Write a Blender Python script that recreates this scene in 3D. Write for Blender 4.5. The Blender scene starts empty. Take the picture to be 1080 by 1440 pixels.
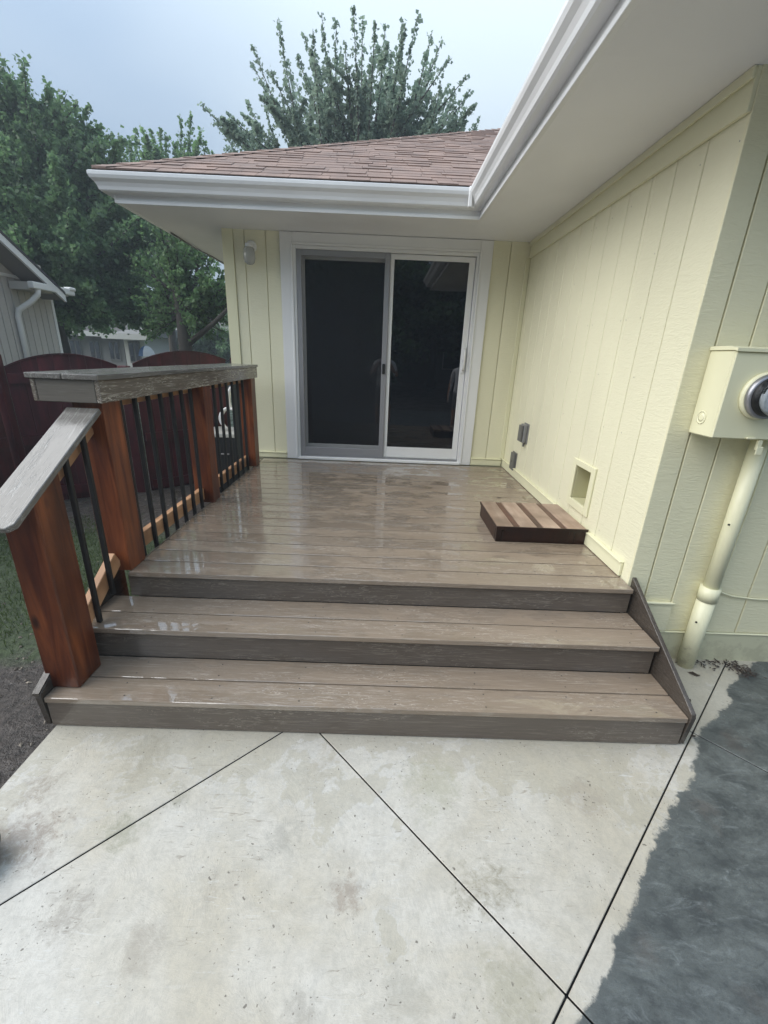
import bpy, bmesh, math, random
import numpy as np
from mathutils import Vector, Matrix
random.seed(7); rng = np.random.default_rng(7)
SC = bpy.context.scene; C = SC.collection
R_ = math.radians

# ------------------------------------------------------------------ camera
F_PX = 605.357                      # focal length in pixels of a 1440 px high frame
def _basis():
    vy = np.array([1.0, -219.0, F_PX]); vy /= np.linalg.norm(vy)
    vd = np.array([-70.0, 1673.0, F_PX]); vd /= np.linalg.norm(vd)
    vx = np.cross(vd, vy)
    return np.array([vx, vy, -vd])  # rows: world axes in camera space (x right, y down, z ahead)
RC = _basis()
EYE = Vector((0, 0, 1.574))
cam_d = bpy.data.cameras.new('camera'); cam = bpy.data.objects.new('camera', cam_d); C.objects.link(cam)
cam_d.sensor_fit = 'VERTICAL'; cam_d.sensor_height = 24.0; cam_d.lens = 24.0 * F_PX / 1440.0
cam_d.clip_start = 0.02; cam_d.clip_end = 600
mw = Matrix.Identity(4)
for i in range(3):
    mw[i][0] = RC[i][0]; mw[i][1] = -RC[i][1]; mw[i][2] = -RC[i][2]; mw[i][3] = EYE[i]
cam.matrix_world = mw
SC.camera = cam
def at(px, py, y):                  # the point at depth y seen at a place of the photograph
    r = RC @ np.array([px - 540.0, py - 720.0, F_PX]); r = r * (y / r[1])
    return Vector((r[0], r[1], r[2] + EYE[2]))

# ------------------------------------------------------------------ light
SUN_EL, SUN_AZ = R_(40), R_(-100)    # azimuth from +Y towards +X
w = bpy.data.worlds.new('World'); SC.world = w; w.use_nodes = True
nt = w.node_tree; nt.nodes.clear()
def _n(t, **k):
    n = nt.nodes.new(t)
    for a, b in k.items(): setattr(n, a, b)
    return n
sky = _n('ShaderNodeTexSky', sky_type='NISHITA', sun_disc=False, sun_elevation=SUN_EL, sun_rotation=SUN_AZ,
         air_density=1.0, dust_density=3.0, ozone_density=1.0)
skm = _n('ShaderNodeVectorMath', operation='SCALE'); skm.inputs['Scale'].default_value = 0.08
tc = _n('ShaderNodeTexCoord'); mp = _n('ShaderNodeMapping'); mp.inputs['Scale'].default_value = (1.0, 1.0, 2.2)
nz = _n('ShaderNodeTexNoise'); nz.inputs['Scale'].default_value = 1.3; nz.inputs['Detail'].default_value = 3; nz.inputs['Roughness'].default_value = 0.45
cr = _n('ShaderNodeValToRGB')
cr.color_ramp.elements[0].position = 0.34; cr.color_ramp.elements[0].color = (0.265, 0.365, 0.51, 1)
cr.color_ramp.elements[1].position = 0.68; cr.color_ramp.elements[1].color = (0.44, 0.53, 0.62, 1)
# a veiled sun: the overcast brightens smoothly round it
dt = _n('ShaderNodeVectorMath', operation='DOT_PRODUCT')
sd = Vector((math.sin(0.15) * math.cos(R_(42)), math.cos(0.15) * math.cos(R_(42)), math.sin(R_(42))))
dt.inputs[1].default_value = sd
gl = _n('ShaderNodeMapRange', interpolation_type='SMOOTHSTEP'); gl.inputs['From Min'].default_value = 0.80; gl.inputs['From Max'].default_value = 1.0
gl.inputs['To Min'].default_value = 0; gl.inputs['To Max'].default_value = 0.75
mg = _n('ShaderNodeMix', data_type='RGBA'); mg.inputs['B'].default_value = (0.66, 0.75, 0.80, 1)
mx = _n('ShaderNodeMix', data_type='RGBA'); mx.inputs['Factor'].default_value = 0.85
bg = _n('ShaderNodeBackground'); bg.inputs['Strength'].default_value = 1.0
ou = _n('ShaderNodeOutputWorld'); L = nt.links
# overcast sky: brighter towards the zenith, (1 + 2 sin e) / 3
sx_ = _n('ShaderNodeSeparateXYZ'); ce = _n('ShaderNodeMapRange'); ce.inputs['From Min'].default_value = 0; ce.inputs['From Max'].default_value = 1
ce.inputs['To Min'].default_value = .34; ce.inputs['To Max'].default_value = 1.55
cie = _n('ShaderNodeVectorMath', operation='SCALE'); L.new(tc.outputs['Generated'], sx_.inputs[0]); L.new(sx_.outputs['Z'], ce.inputs['Value']); L.new(ce.outputs[0], cie.inputs['Scale'])
L.new(sky.outputs[0], skm.inputs[0]); L.new(tc.outputs['Generated'], mp.inputs[0]); L.new(mp.outputs[0], nz.inputs['Vector'])
L.new(nz.outputs['Fac'], cr.inputs[0]); L.new(tc.outputs['Generated'], dt.inputs[0]); L.new(dt.outputs['Value'], gl.inputs['Value'])
L.new(gl.outputs[0], mg.inputs['Factor']); L.new(cr.outputs[0], mg.inputs['A'])
L.new(skm.outputs[0], mx.inputs['A']); L.new(mg.outputs['Result'], mx.inputs['B']); L.new(mx.outputs['Result'], cie.inputs[0]); L.new(cie.outputs[0], bg.inputs['Color'])
L.new(bg.outputs[0], ou.inputs['Surface'])
sun_d = bpy.data.lights.new('sun', 'SUN'); sun_d.energy = 2.35; sun_d.angle = R_(75); sun_d.color = (1.0, 0.97, 0.92)
sun = bpy.data.objects.new('sun', sun_d); C.objects.link(sun)
sdir = Vector((math.sin(SUN_AZ) * math.cos(SUN_EL), math.cos(SUN_AZ) * math.cos(SUN_EL), math.sin(SUN_EL)))
sun.rotation_euler = sdir.to_track_quat('Z', 'Y').to_euler(); sun.location = (0, 0, 30)
SC.view_settings.view_transform = 'Standard'; SC.view_settings.look = 'None'
SC.view_settings.gamma = 1; SC.view_settings.use_curve_mapping = False; SC.view_settings.exposure = 0.96
SC.cycles.diffuse_bounces = 8; SC.cycles.max_bounces = 14; SC.render.resolution_x = 768; SC.render.resolution_y = 1024

# ------------------------------------------------------------------ materials
class Mat:
    def __init__(s, name, color=(.5, .5, .5), rough=.5, **k):
        s.m = bpy.data.materials.new(name); s.m.use_nodes = True; s.t = s.m.node_tree
        s.b = s.t.nodes['Principled BSDF']; s.set('Base Color', color); s.set('Roughness', rough)
        for a, v in k.items(): s.set(a.replace('_', ' '), v)
        s.tc = None
    def set(s, i, v):
        so = s.b.inputs[i]
        if isinstance(v, (tuple, list)) and len(v) == 3: v = (*v, 1)
        if hasattr(v, 'links'): s.t.links.new(v, so)
        else: so.default_value = v
    def n(s, t, ins={}, **k):
        n = s.t.nodes.new(t)
        for a, b in k.items(): setattr(n, a, b)
        for a, v in ins.items():
            if hasattr(v, 'links'): s.t.links.new(v, n.inputs[a])
            elif isinstance(v, (tuple, list)) and len(v) == 3 and n.inputs[a].type == 'RGBA': n.inputs[a].default_value = (*v, 1)
            else: n.inputs[a].default_value = v
        return n
    def co(s, scale=(1, 1, 1), rnd=0.0, kind='Object', rot=(0, 0, 0)):
        t = s.n('ShaderNodeNewGeometry').outputs['Position'] if kind == 'World' else s.n('ShaderNodeTexCoord').outputs[kind]
        if rnd:
            o = s.n('ShaderNodeObjectInfo').outputs['Random']
            v = s.n('ShaderNodeVectorMath', {0: (rnd, rnd * 1.7, rnd * .6)}, operation='SCALE'); s.t.links.new(o, v.inputs['Scale'])
            t = s.n('ShaderNodeVectorMath', {0: t, 1: v.outputs[0]}, operation='ADD').outputs[0]
        return s.n('ShaderNodeMapping', {0: t, 'Scale': scale, 'Rotation': rot}).outputs[0]
    def noise(s, v, scale=5, detail=4, rough=.5, dist=0.0):
        return s.n('ShaderNodeTexNoise', {'Vector': v, 'Scale': scale, 'Detail': detail, 'Roughness': rough, 'Distortion': dist}).outputs['Fac']
    def ramp(s, f, a, b, ca=(0, 0, 0), cb=(1, 1, 1), smooth=False):
        n = s.n('ShaderNodeValToRGB', {0: f}); e = n.color_ramp.elements
        e[0].position = a; e[0].color = (*ca, 1); e[1].position = b; e[1].color = (*cb, 1)
        if smooth: n.color_ramp.interpolation = 'EASE'
        return n.outputs[0]
    def mix(s, f, a, b, mode='MIX'):
        return s.n('ShaderNodeMix', {'Factor': f, 'A': a, 'B': b}, data_type='RGBA', blend_type=mode).outputs['Result']
    def mixf(s, f, a, b): return s.n('ShaderNodeMix', {0: f, 2: a, 3: b}, data_type='FLOAT').outputs[0]
    def math(s, op, a, b=0.0): return s.n('ShaderNodeMath', {0: a, 1: b}, operation=op).outputs[0]
    def bump(s, h, dist=.01, st=1.0, prev=None):
        i = {'Height': h, 'Distance': dist, 'Strength': st}
        if prev is not None: i['Normal'] = prev
        o = s.n('ShaderNodeBump', i).outputs[0]; s.set('Normal', o); return o
    def vary(s, amount=.15):        # a slight value change from object to object
        o = s.n('ShaderNodeObjectInfo').outputs['Random']
        return s.n('ShaderNodeMapRange', {'Value': o, 'To Min': 1 - amount, 'To Max': 1 + amount}).outputs[0]
    def mul(s, c, f): return s.n('ShaderNodeVectorMath', {0: c, 'Scale': f}, operation='SCALE').outputs[0]

def composite(name, base, streak, axis=0, wet=.6, amt=1.0):
    m = Mat(name)
    def cs(a, l, r): v = [a, a, a]; v[axis] = l; return m.co(tuple(v), rnd=r)
    g = m.noise(cs(56, 6.0, 9), 1.0, 3, .5, 1.5)
    g2 = m.noise(cs(120, 7.0, 5), 1.0, 3, .55, .8)
    patch = m.ramp(m.noise(cs(9, 2.2, 4), 1.0, 3), .44, .60)       # grain comes and goes along a board
    veins = m.math('MULTIPLY', m.ramp(m.math('ABSOLUTE', m.math('SUBTRACT', g, .52)), .004, .024, (1, 1, 1), (0, 0, 0)), patch)
    fine = m.ramp(g2, .56, .66)
    c = m.mix(m.ramp(m.noise(cs(5, 1.6, 3), 1.3, 3), .3, .7), base, tuple(x * .88 for x in base))
    c = m.mix(m.math('MULTIPLY', fine, .22 * amt), c, streak)
    c = m.mix(m.math('MULTIPLY', m.ramp(g2, .36, .44, (1, 1, 1), (0, 0, 0)), .22), c, tuple(x * .5 for x in base))
    c = m.mix(m.math('MULTIPLY', veins, .62 * amt), c, streak)
    m.set('Base Color', m.mul(c, m.vary(.07)))
    xw = m.n('ShaderNodeSeparateXYZ', {0: m.co(kind='World')}).outputs['X']
    lean = m.n('ShaderNodeMapRange', {'Value': xw, 'From Min': -1.3, 'From Max': .6, 'To Min': .17, 'To Max': -.03}).outputs[0]
    film = m.ramp(m.math('ADD', m.noise(m.co((2.4, 5, 3), kind='World'), 1.8, 5, .62, .4), lean), .50, .56)      # standing rain, gathering on the left
    r = m.mixf(film, .25, .25 - .21 * wet)
    m.set('Roughness', m.mixf(veins, r, .16))
    h = m.math('ADD', m.math('MULTIPLY', veins, -.8), m.math('MULTIPLY', fine, -.35))
    rip = m.noise(m.co(kind='World'), 38, 2, .5)
    m.bump(m.math('ADD', h, m.math('MULTIPLY', rip, .35)), .0018, .5); m.set('Specular IOR Level', .6)
    if wet > .8: m.set('Coat Weight', film); m.set('Coat Roughness', .035); m.set('Coat IOR', 1.85); m.set('Coat Normal', m.n('ShaderNodeBump', {'Height': rip, 'Distance': .0006, 'Strength': .5}).outputs[0])
    return m.m
DECK = composite('composite_deck_board', (.260, .203, .150), (.54, .475, .395), 0, .95, .8)
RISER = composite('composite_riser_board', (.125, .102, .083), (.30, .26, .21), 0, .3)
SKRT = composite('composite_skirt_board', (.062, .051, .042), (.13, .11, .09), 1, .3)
CAPB = composite('composite_cap_board', (.150, .138, .122), (.44, .42, .39), 1, .5, 1.2)  # base lightened to carry the wet sheen of the flat cap
CAPF = composite('composite_cap_fascia', (.165, .135, .105), (.60, .55, .46), 1, .5, 1.5)
CAPX = composite('composite_cap_end', (.17, .15, .125), (.22, .20, .17), 0, .3)

def stained(name, a, b, knot=True, rough=.38, axis=2):
    m = Mat(name); sc = [16, 16, 16]; sc[axis] = 1.3
    v = m.co(tuple(sc), rnd=7); g = m.noise(v, 1.0, 6, .6, 1.2)
    f = m.noise(m.co((5, 5, 2), rnd=3), 1.0, 3)
    c = m.mix(m.ramp(g, .30, .72), a, b)
    c = m.mix(m.ramp(f, .35, .75), c, tuple(x * .55 for x in a))
    sc3 = [7, 7, 7]; sc3[axis] = 3.2
    k = m.n('ShaderNodeTexVoronoi', {'Vector': m.co(tuple(sc3), rnd=11), 'Scale': 1.0, 'Randomness': 1.0}).outputs['Distance']
    if knot: c = m.mix(m.ramp(k, .07, .15, (1, 1, 1), (0, 0, 0)), c, (.03, .008, .004))
    m.set('Base Color', m.mul(c, m.vary(.12))); m.set('Roughness', m.mixf(g, rough - .12, rough + .15)); m.set('Specular IOR Level', .4)
    m.bump(g, .003, .35)
    return m.m
POST = stained('stained_cedar_post', (.060, .012, .006), (.290, .085, .026))
RAILW = stained('bare_cedar_rail', (.40, .20, .095), (.60, .35, .19), knot=False, rough=.45, axis=1)
FENCE = stained('maroon_fence_stain', (.045, .006, .009), (.105, .014, .020), knot=False, rough=.5)
BOXF = stained('dark_mahogany_frame', (.016, .006, .004), (.040, .013, .008), knot=False, rough=.3)
BOXT = stained('pale_pinkish_tread', (.30, .20, .145), (.47, .36, .28), knot=False, rough=.35, axis=1)  # paler pinkish grain for the wide top slats
BOXS = stained('brown_tread_gap', (.075, .035, .024), (.13, .06, .04), knot=False, rough=.35, axis=1)

def paint(name, col, grain=True, axis=2, rough=.42, dirt=.0):
    m = Mat(name, col, rough)
    if grain:
        sc = [60, 60, 60]; sc[axis] = 150
        v = m.co((16, 16, 75), rnd=4)       # pressed wood grain: short ripples lying across the board
        g = m.noise(v, 1.0, 3, .5, 1.1)
        g2 = m.noise(m.co((5, 5, 11), rnd=6), 1.0, 3, .5, 1.0)
        m.bump(m.math('ADD', m.ramp(g, .42, .60), m.math('MULTIPLY', g2, .12)), .0012, .58)
    b = m.noise(m.co((1.2, 1.2, .7), kind='World'), 1.4, 4)
    c = m.mix(m.ramp(b, .35, .7), col, tuple(x * .93 for x in col))
    if dirt:
        z = m.n('ShaderNodeSeparateXYZ', {0: m.n('ShaderNodeNewGeometry').outputs['Position']}).outputs['Z']
        sp = m.noise(m.co((9, 9, 9), kind='World'), 1.5, 5, .7)
        near = m.n('ShaderNodeMapRange', {'Value': z, 'From Min': 0.0, 'From Max': .28, 'To Min': .34, 'To Max': .0}).outputs[0]
        d = m.ramp(m.math('ADD', sp, near), .72, .86)
        c = m.mix(m.math('MULTIPLY', d, dirt), c, (.16, .13, .08))
    m.set('Base Color', m.mul(c, m.vary(.02)))
    return m.m
YEL = paint('pale_yellow_siding_paint', (.77, .745, .55))
YELT = paint('pale_yellow_trim_paint', (.76, .74, .52), grain=False, rough=.35, dirt=.4)
GAB = paint('pale_yellow_siding_gable_tint', (.76, .725, .51), dirt=.5)  # siding paint again, yellower to offset the bluish light on the gable
CONC = paint('painted_foundation', (.55, .54, .38), grain=False, rough=.7, dirt=.22)
WHT = paint('white_aluminium', (.78, .79, .80), grain=False, rough=.3)
SOF = Mat('white_soffit', (.82, .82, .82), .6)
SOF.set('Base Color', SOF.mix(SOF.ramp(SOF.noise(SOF.co(), 2.2, 3), .3, .7), (.84, .845, .86), (.79, .795, .81)))
SOF.bump(SOF.noise(SOF.co(), 260, 2), .0015, .5); SOF = SOF.m
VIN = Mat('white_vinyl', (.74, .745, .75), .28).m
SCRF = Mat('grey_screen_frame', (.30, .30, .32), .4, Metallic=.3).m
BLK = Mat('black_metal', (.006, .006, .007), .5).m
DKG = Mat('dark_rubber', (.012, .012, .013), .45).m
GREY = Mat('grey_plastic', (.20, .20, .20), .4).m
GREYD = Mat('dark_grey_plastic', (.12, .12, .115), .4).m
BEN = Mat('bare_niche', (.50, .48, .30), .6).m
g_ = Mat('dark_window_glass', (.004, .005, .008), .015); g_.set('Specular IOR Level', .5); g_.set('IOR', 1.62)
g_.bump(g_.noise(g_.co((1, 1, 1)), 1.5, 1), .002, .25); GLASS = g_.m
m_ = Mat('insect_screen_mesh', (.004, .006, .011), .6); m_.set('Alpha', .38); SCREEN = m_.m
m_ = Mat('frosted_lamp_glass', (.62, .63, .62), .12); m_.set('Transmission Weight', .55); LAMPG = m_.m
m_ = Mat('meter_dome_glass', (.75, .78, .80), .03); m_.set('Transmission Weight', 1.0); m_.set('IOR', 1.06); DOME = m_.m
STEEL = Mat('meter_ring_steel', (.33, .33, .35), .38, Metallic=.8).m
METF = Mat('meter_face', (.38, .41, .44), .4).m
METB = Mat('meter_blue_mark', (.03, .12, .35), .4).m
HOSE = Mat('white_hose', (.6, .6, .6), .35).m

def shingle_mat():
    m = Mat('brown_asphalt_shingle', rough=.85)
    o = m.n('ShaderNodeObjectInfo').outputs['Random']
    gr = m.noise(m.co(kind='World'), 120, 2, .8)
    p = m.noise(m.co(kind='World'), 3.5, 3, .6)
    c = m.mix(m.ramp(o, .0, 1.0), (.285, .190, .152), (.335, .232, .190))
    c = m.mix(m.ramp(p, .35, .7), c, (.20, .145, .125))
    c = m.mix(m.math('MULTIPLY', m.ramp(gr, .45, .62), .35), c, (.10, .07, .06))
    m.set('Base Color', c); m.bump(gr, .002, .4); return m.m
SHG = shingle_mat()

def patio_mat():
    m = Mat('stamped_patio_concrete'); P = m.n('ShaderNodeNewGeometry').outputs['Position']
    v = m.co(kind='World')
    warp = m.n('ShaderNodeTexNoise', {'Vector': v, 'Scale': 3.0, 'Detail': 6, 'Roughness': .62}).outputs['Fac']
    a = m.noise(v, 1.15, 5, .6, .6)
    base = m.mix(m.ramp(a, .40, .58), (.440, .402, .325), (.525, .502, .452))
    y_ = m.n('ShaderNodeSeparateXYZ', {0: P})
    def clamp01(x, lo, hi, a_=0.0, b_=1.0): return m.n('ShaderNodeMapRange', {'Value': x, 'From Min': lo, 'From Max': hi, 'To Min': a_, 'To Max': b_}).outputs[0]
    # rain-dampened cream zones with crisp, ragged borders
    nf = m.noise(v, 1.7, 9, .66, .25)
    wf = m.math('ADD', nf, clamp01(y_.outputs['Y'], .9, 1.5, -.06, .12))
    wet = m.ramp(wf, .530, .540)
    rim = m.math('MULTIPLY', m.ramp(wf, .510, .534), m.ramp(wf, .530, .538, (1, 1, 1), (0, 0, 0)))
    c = m.mix(m.math('MULTIPLY', wet, .55), base, (.385, .355, .280))
    c = m.mix(m.math('MULTIPLY', rim, .35), c, (.50, .50, .49))
    grit = m.noise(v, 60, 5, .8); grit2 = m.noise(v, 14, 8, .72, .3)
    c = m.mix(m.math('MULTIPLY', m.ramp(grit2, .46, .58), .20), c, (.27, .255, .22))
    c = m.mix(m.math('MULTIPLY', m.ramp(grit, .46, .58), .20), c, (.26, .25, .22))
    for (x, y, r, col, k) in [(.40, .87, .12, (.15, .13, .07), .8), (-.06, .85, .065, (.20, .15, .11), .85), (-.86, .77, .11, (.20, .175, .145), .8), (-1.17, .98, .15, (.17, .12, .085), .9),
                              (-.86, 1.02, .09, (.20, .20, .13), .8), (-.70, 1.14, .07, (.20, .19, .13), .7), (-.30, 1.0, .09, (.24, .23, .20), .7), (.40, .67, .12, (.25, .235, .16), .7),
                              (-1.25, 1.16, .10, (.18, .14, .10), .8), (-.45, .86, .08, (.25, .22, .18), .7), (.26, 1.22, .14, (.30, .29, .20), .7), (-.2, 1.3, .10, (.28, .24, .18), .6), (-.9, 1.3, .12, (.27, .24, .18), .7),
                              (-.62, .70, .07, (.25, .22, .18), .7), (.1, .62, .09, (.27, .25, .2), .6), (.85, 1.2, .08, (.27, .23, .18), .6), (-.15, .60, .05, (.2, .18, .15), .6)]:
        off = m.n('ShaderNodeVectorMath', {0: P, 1: (x, y, 0)}, operation='DISTANCE').outputs['Value']
        d = m.math('ADD', off, m.math('MULTIPLY', m.math('SUBTRACT', warp, .5), r * 3.6))
        f = clamp01(d, r * 1.3, 0.0, 0, 1)
        sp = m.math('ADD', m.noise(v, 26, 6, .78, .5), m.math('MULTIPLY', f, .28))
        c = m.mix(m.math('MULTIPLY', m.ramp(sp, .58, .78), m.math('MULTIPLY', m.ramp(f, .0, .45), k * .62)), c, col)
    # dragged scratches, freckles and grit
    sc = m.noise(m.co((5.0, 40, 1), kind='World', rot=(0, 0, R_(-38))), 1.0, 6, .7, 2.2)
    scm = m.math('MULTIPLY', m.ramp(sc, .60, .65), m.ramp(m.noise(v, 2.6, 4), .47, .56))
    c = m.mix(m.math('MULTIPLY', scm, .65), c, (.215, .185, .145))
    sc2 = m.noise(m.co((7.0, 60, 1), kind='World', rot=(0, 0, R_(48))), 1.0, 6, .7, 2.2)
    c = m.mix(m.math('MULTIPLY', m.math('MULTIPLY', m.ramp(sc2, .60, .65), m.ramp(m.noise(v, 3.1, 4), .48, .56)), .6), c, (.55, .55, .53))
    for scl, th, dens, kk in ((26, .11, .50, .85), (60, .15, .48, .7), (13, .055, .46, .85)):
        fr = m.n('ShaderNodeTexVoronoi', {'Vector': m.n('ShaderNodeVectorMath', {0: v, 1: m.n('ShaderNodeVectorMath', {0: m.n('ShaderNodeTexNoise', {'Vector': v, 'Scale': 40.0}).outputs['Color'], 'Scale': .03}, operation='SCALE').outputs[0]}, operation='ADD').outputs[0], 'Scale': float(scl)}).outputs['Distance']
        fm = m.math('MULTIPLY', m.ramp(fr, th * .7, th, (1, 1, 1), (0, 0, 0)), m.ramp(m.noise(v, 3.3 + scl * .02, 5, .7), dens, dens + .04))
        c = m.mix(m.math('MULTIPLY', fm, kk), c, (.115, .10, .08))
    # slate grey coating right of the third joint, its edge ragged
    nrm = (.686, -.728, 0)
    s = m.n('ShaderNodeVectorMath', {0: m.n('ShaderNodeVectorMath', {0: P, 1: (.546, .638, 0)}, operation='SUBTRACT').outputs[0], 1: nrm}, operation='DOT_PRODUCT').outputs['Value']
    rag = m.math('ADD', m.math('MULTIPLY', m.math('SUBTRACT', m.noise(v, 3.6, 2, .5, .4), .5), .13), m.math('MULTIPLY', m.math('SUBTRACT', m.noise(v, 17.0, 9, .74, .4), .5), .085))
    top = clamp01(y_.outputs['Y'], 1.55, 2.05, 0, -.06)
    e = m.math('ADD', m.math('ADD', m.math('SUBTRACT', s, .034), rag), top)
    gm = m.math('MULTIPLY', m.ramp(e, .0, .012), m.ramp(s, .003, .006))
    ga = m.noise(m.co((1, 1.6, 1), kind='World', rot=(0, 0, R_(40))), 5.0, 12, .80, .3)
    gb = m.noise(m.co((8, 22, 1), kind='World', rot=(0, 0, R_(52))), 1.0, 9, .78, .9)
    gc = m.mix(m.ramp(ga, .40, .60), (.046, .052, .052), (.118, .130, .126))
    gc = m.mix(m.math('MULTIPLY', m.ramp(gb, .54, .66), .5), gc, (.21, .23, .23))
    gc = m.mix(m.math('MULTIPLY', m.ramp(gb, .36, .46, (1, 1, 1), (0, 0, 0)), .5), gc, (.045, .050, .052))
    gc = m.mix(m.math('MULTIPLY', m.ramp(m.noise(v, 4.4, 5, .6), .58, .70), .45), gc, (.105, .088, .078))
    gc = m.mix(m.math('MULTIPLY', m.ramp(grit, .50, .66), .35), gc, (.035, .038, .040))
    gc = m.mix(m.ramp(e, .0, .05, (.6, .6, .6), (0, 0, 0)), gc, (.10, .108, .105))
    c = m.mix(gm, c, gc)
    m.set('Base Color', c)
    rr = m.mixf(wet, .55, .30); m.set('Roughness', m.mixf(gm, m.mixf(m.ramp(grit2, .4, .6), rr, .45), m.mixf(m.ramp(ga, .42, .58), .50, .24)))
    m.bump(m.math('ADD', m.math('ADD', m.math('MULTIPLY', m.noise(v, 6, 10, .68, 1.0), 1.0), m.math('MULTIPLY', gb, .4)), m.math('MULTIPLY', gm, -.10)), .008, .55)
    return m.m
PATIO = patio_mat()

def ground_mat():
    m = Mat('lawn_and_mud', rough=.8); v = m.co(kind='World'); P = m.n('ShaderNodeSeparateXYZ', {0: v})
    n1 = m.noise(v, 2.3, 6, .65); n2 = m.noise(v, 26, 5, .7)
    mud = m.mix(m.ramp(n2, .35, .65), (.022, .017, .014), (.080, .066, .057))
    gr = m.mix(m.ramp(n2, .35, .65), (.020, .032, .012), (.060, .085, .035))
    g = m.math('ADD', m.math('MULTIPLY', m.math('SUBTRACT', n1, .5), .9), P.outputs['Y'])
    near = m.ramp(m.math('MULTIPLY', g, .1), .188, .205)
    far = m.ramp(m.math('MULTIPLY', g, .1), .36, .40, (1, 1, 1), (0, 0, 0))
    out = m.ramp(m.math('MULTIPLY', P.outputs['Y'], .1), .62, .66)
    f = m.math('MAXIMUM', m.math('MULTIPLY', near, far), out)
    m.set('Base Color', m.mix(f, mud, gr)); m.set('Roughness', m.mixf(m.ramp(n1, .45, .6), .35, .85))
    m.bump(n2, .03, .9); return m.m
GROUND = ground_mat()
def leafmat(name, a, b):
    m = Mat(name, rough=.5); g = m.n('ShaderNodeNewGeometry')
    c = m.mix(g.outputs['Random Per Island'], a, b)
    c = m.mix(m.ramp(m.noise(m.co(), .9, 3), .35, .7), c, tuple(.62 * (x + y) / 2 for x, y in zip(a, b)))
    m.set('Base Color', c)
    tr = m.n('ShaderNodeBsdfTranslucent', {'Color': m.mul(c, 1.3)})
    mx = m.n('ShaderNodeMixShader', {0: .5}); m.t.links.new(m.b.outputs[0], mx.inputs[1]); m.t.links.new(tr.outputs[0], mx.inputs[2])
    m.t.links.new(mx.outputs[0], m.t.nodes['Material Output'].inputs['Surface']); return m.m
LEAF = leafmat('maple_leaves', (.075, .15, .065), (.19, .31, .14))
LEAF2 = leafmat('fresh_leaves', (.09, .18, .07), (.20, .33, .13))
LEAF3 = leafmat('silver_maple_leaves', (.19, .27, .20), (.31, .40, .29))  # leaf colour paled to stand in for haze
GRASS = leafmat('grass_blades', (.035, .060, .018), (.12, .17, .06))
BARK = Mat('bark', (.05, .042, .035), .85); BARK.bump(BARK.noise(BARK.co((14, 14, 2.5)), 1, 5, .7), .03, .8); BARK = BARK.m
DEAD = Mat('dead_leaf', (.035, .022, .015), .6).m
CHIP = Mat('mud_chips', (.16, .13, .10), .6); CHIP.set('Base Color', CHIP.mix(CHIP.n('ShaderNodeNewGeometry').outputs['Random Per Island'], (.05, .038, .028), (.26, .22, .17))); CHIP = CHIP.m
NSID = Mat('grey_beige_siding', (.46, .43, .39), .6); NSID.set('Base Color', NSID.mul((.46, .43, .39), NSID.vary(.05))); NSID = NSID.m
NTRM = Mat('neighbour_white_trim', (.72, .71, .68), .45).m
NSOF = Mat('neighbour_soffit', (.22, .20, .185), .7).m
NROOF = Mat('neighbour_roof', (.06, .055, .055), .9).m
FARW = Mat('far_house_wall', (.15, .148, .14), .8).m
FARL = Mat('far_house_light_wall', (.50, .50, .47), .8).m
UMB = Mat('white_umbrella_cloth', (.75, .78, .82), .7).m
UMBB = Mat('blue_umbrella_cloth', (.05, .12, .25), .7).m

# ------------------------------------------------------------------ object helpers
def tag(o, label=None, cat=None, group=None, kind=None):
    for k, v in (('label', label), ('category', cat), ('group', group), ('kind', kind)):
        if v: o[k] = v
    return o
def root(name, loc, label, cat, group=None):
    o = bpy.data.objects.new(name, None); o.empty_display_size = .1; C.objects.link(o); o.location = loc
    return tag(o, label, cat, group)
def wloc(p):
    v = Vector((0, 0, 0))
    while p: v += p.location; p = p.parent
    return v
def link(name, me, mat, parent=None, loc=(0, 0, 0), smooth=False):
    if mat and not me.materials: me.materials.append(mat)
    o = bpy.data.objects.new(name, me); C.objects.link(o)
    o.location = Vector(loc) - wloc(parent); o.parent = parent
    if smooth:
        for p in me.polygons: p.use_smooth = True
    return o
def bm_mesh(bm, name='m'):
    me = bpy.data.meshes.new(name); bm.to_mesh(me); bm.free(); return me
_cache = {}
def bx(name, x0, x1, y0, y1, z0, z1, mat, parent=None, bev=.003, seg=1, rot=None):
    d = (round(x1 - x0, 4), round(y1 - y0, 4), round(z1 - z0, 4)); key = (d, bev, seg, mat.name)
    if key not in _cache:
        bm = bmesh.new(); bmesh.ops.create_cube(bm, size=1)
        for v in bm.verts: v.co = Vector((v.co.x * d[0], v.co.y * d[1], v.co.z * d[2]))
        if bev: bmesh.ops.bevel(bm, geom=bm.edges[:], offset=min(bev, min(d) * .4), segments=seg, affect='EDGES', profile=.6)
        me = bm_mesh(bm, name); me.materials.append(mat); _cache[key] = me
    o = link(name, _cache[key], mat, parent, ((x0 + x1) / 2, (y0 + y1) / 2, (z0 + z1) / 2))
    if rot: o.rotation_euler = rot
    return o
def poly(name, verts, faces, mat, parent=None, smooth=False, loc=(0, 0, 0)):
    me = bpy.data.meshes.new(name); me.from_pydata([tuple(Vector(v) - Vector(loc)) for v in verts], [], faces); me.update()
    return link(name, me, mat, parent, loc, smooth)
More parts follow.
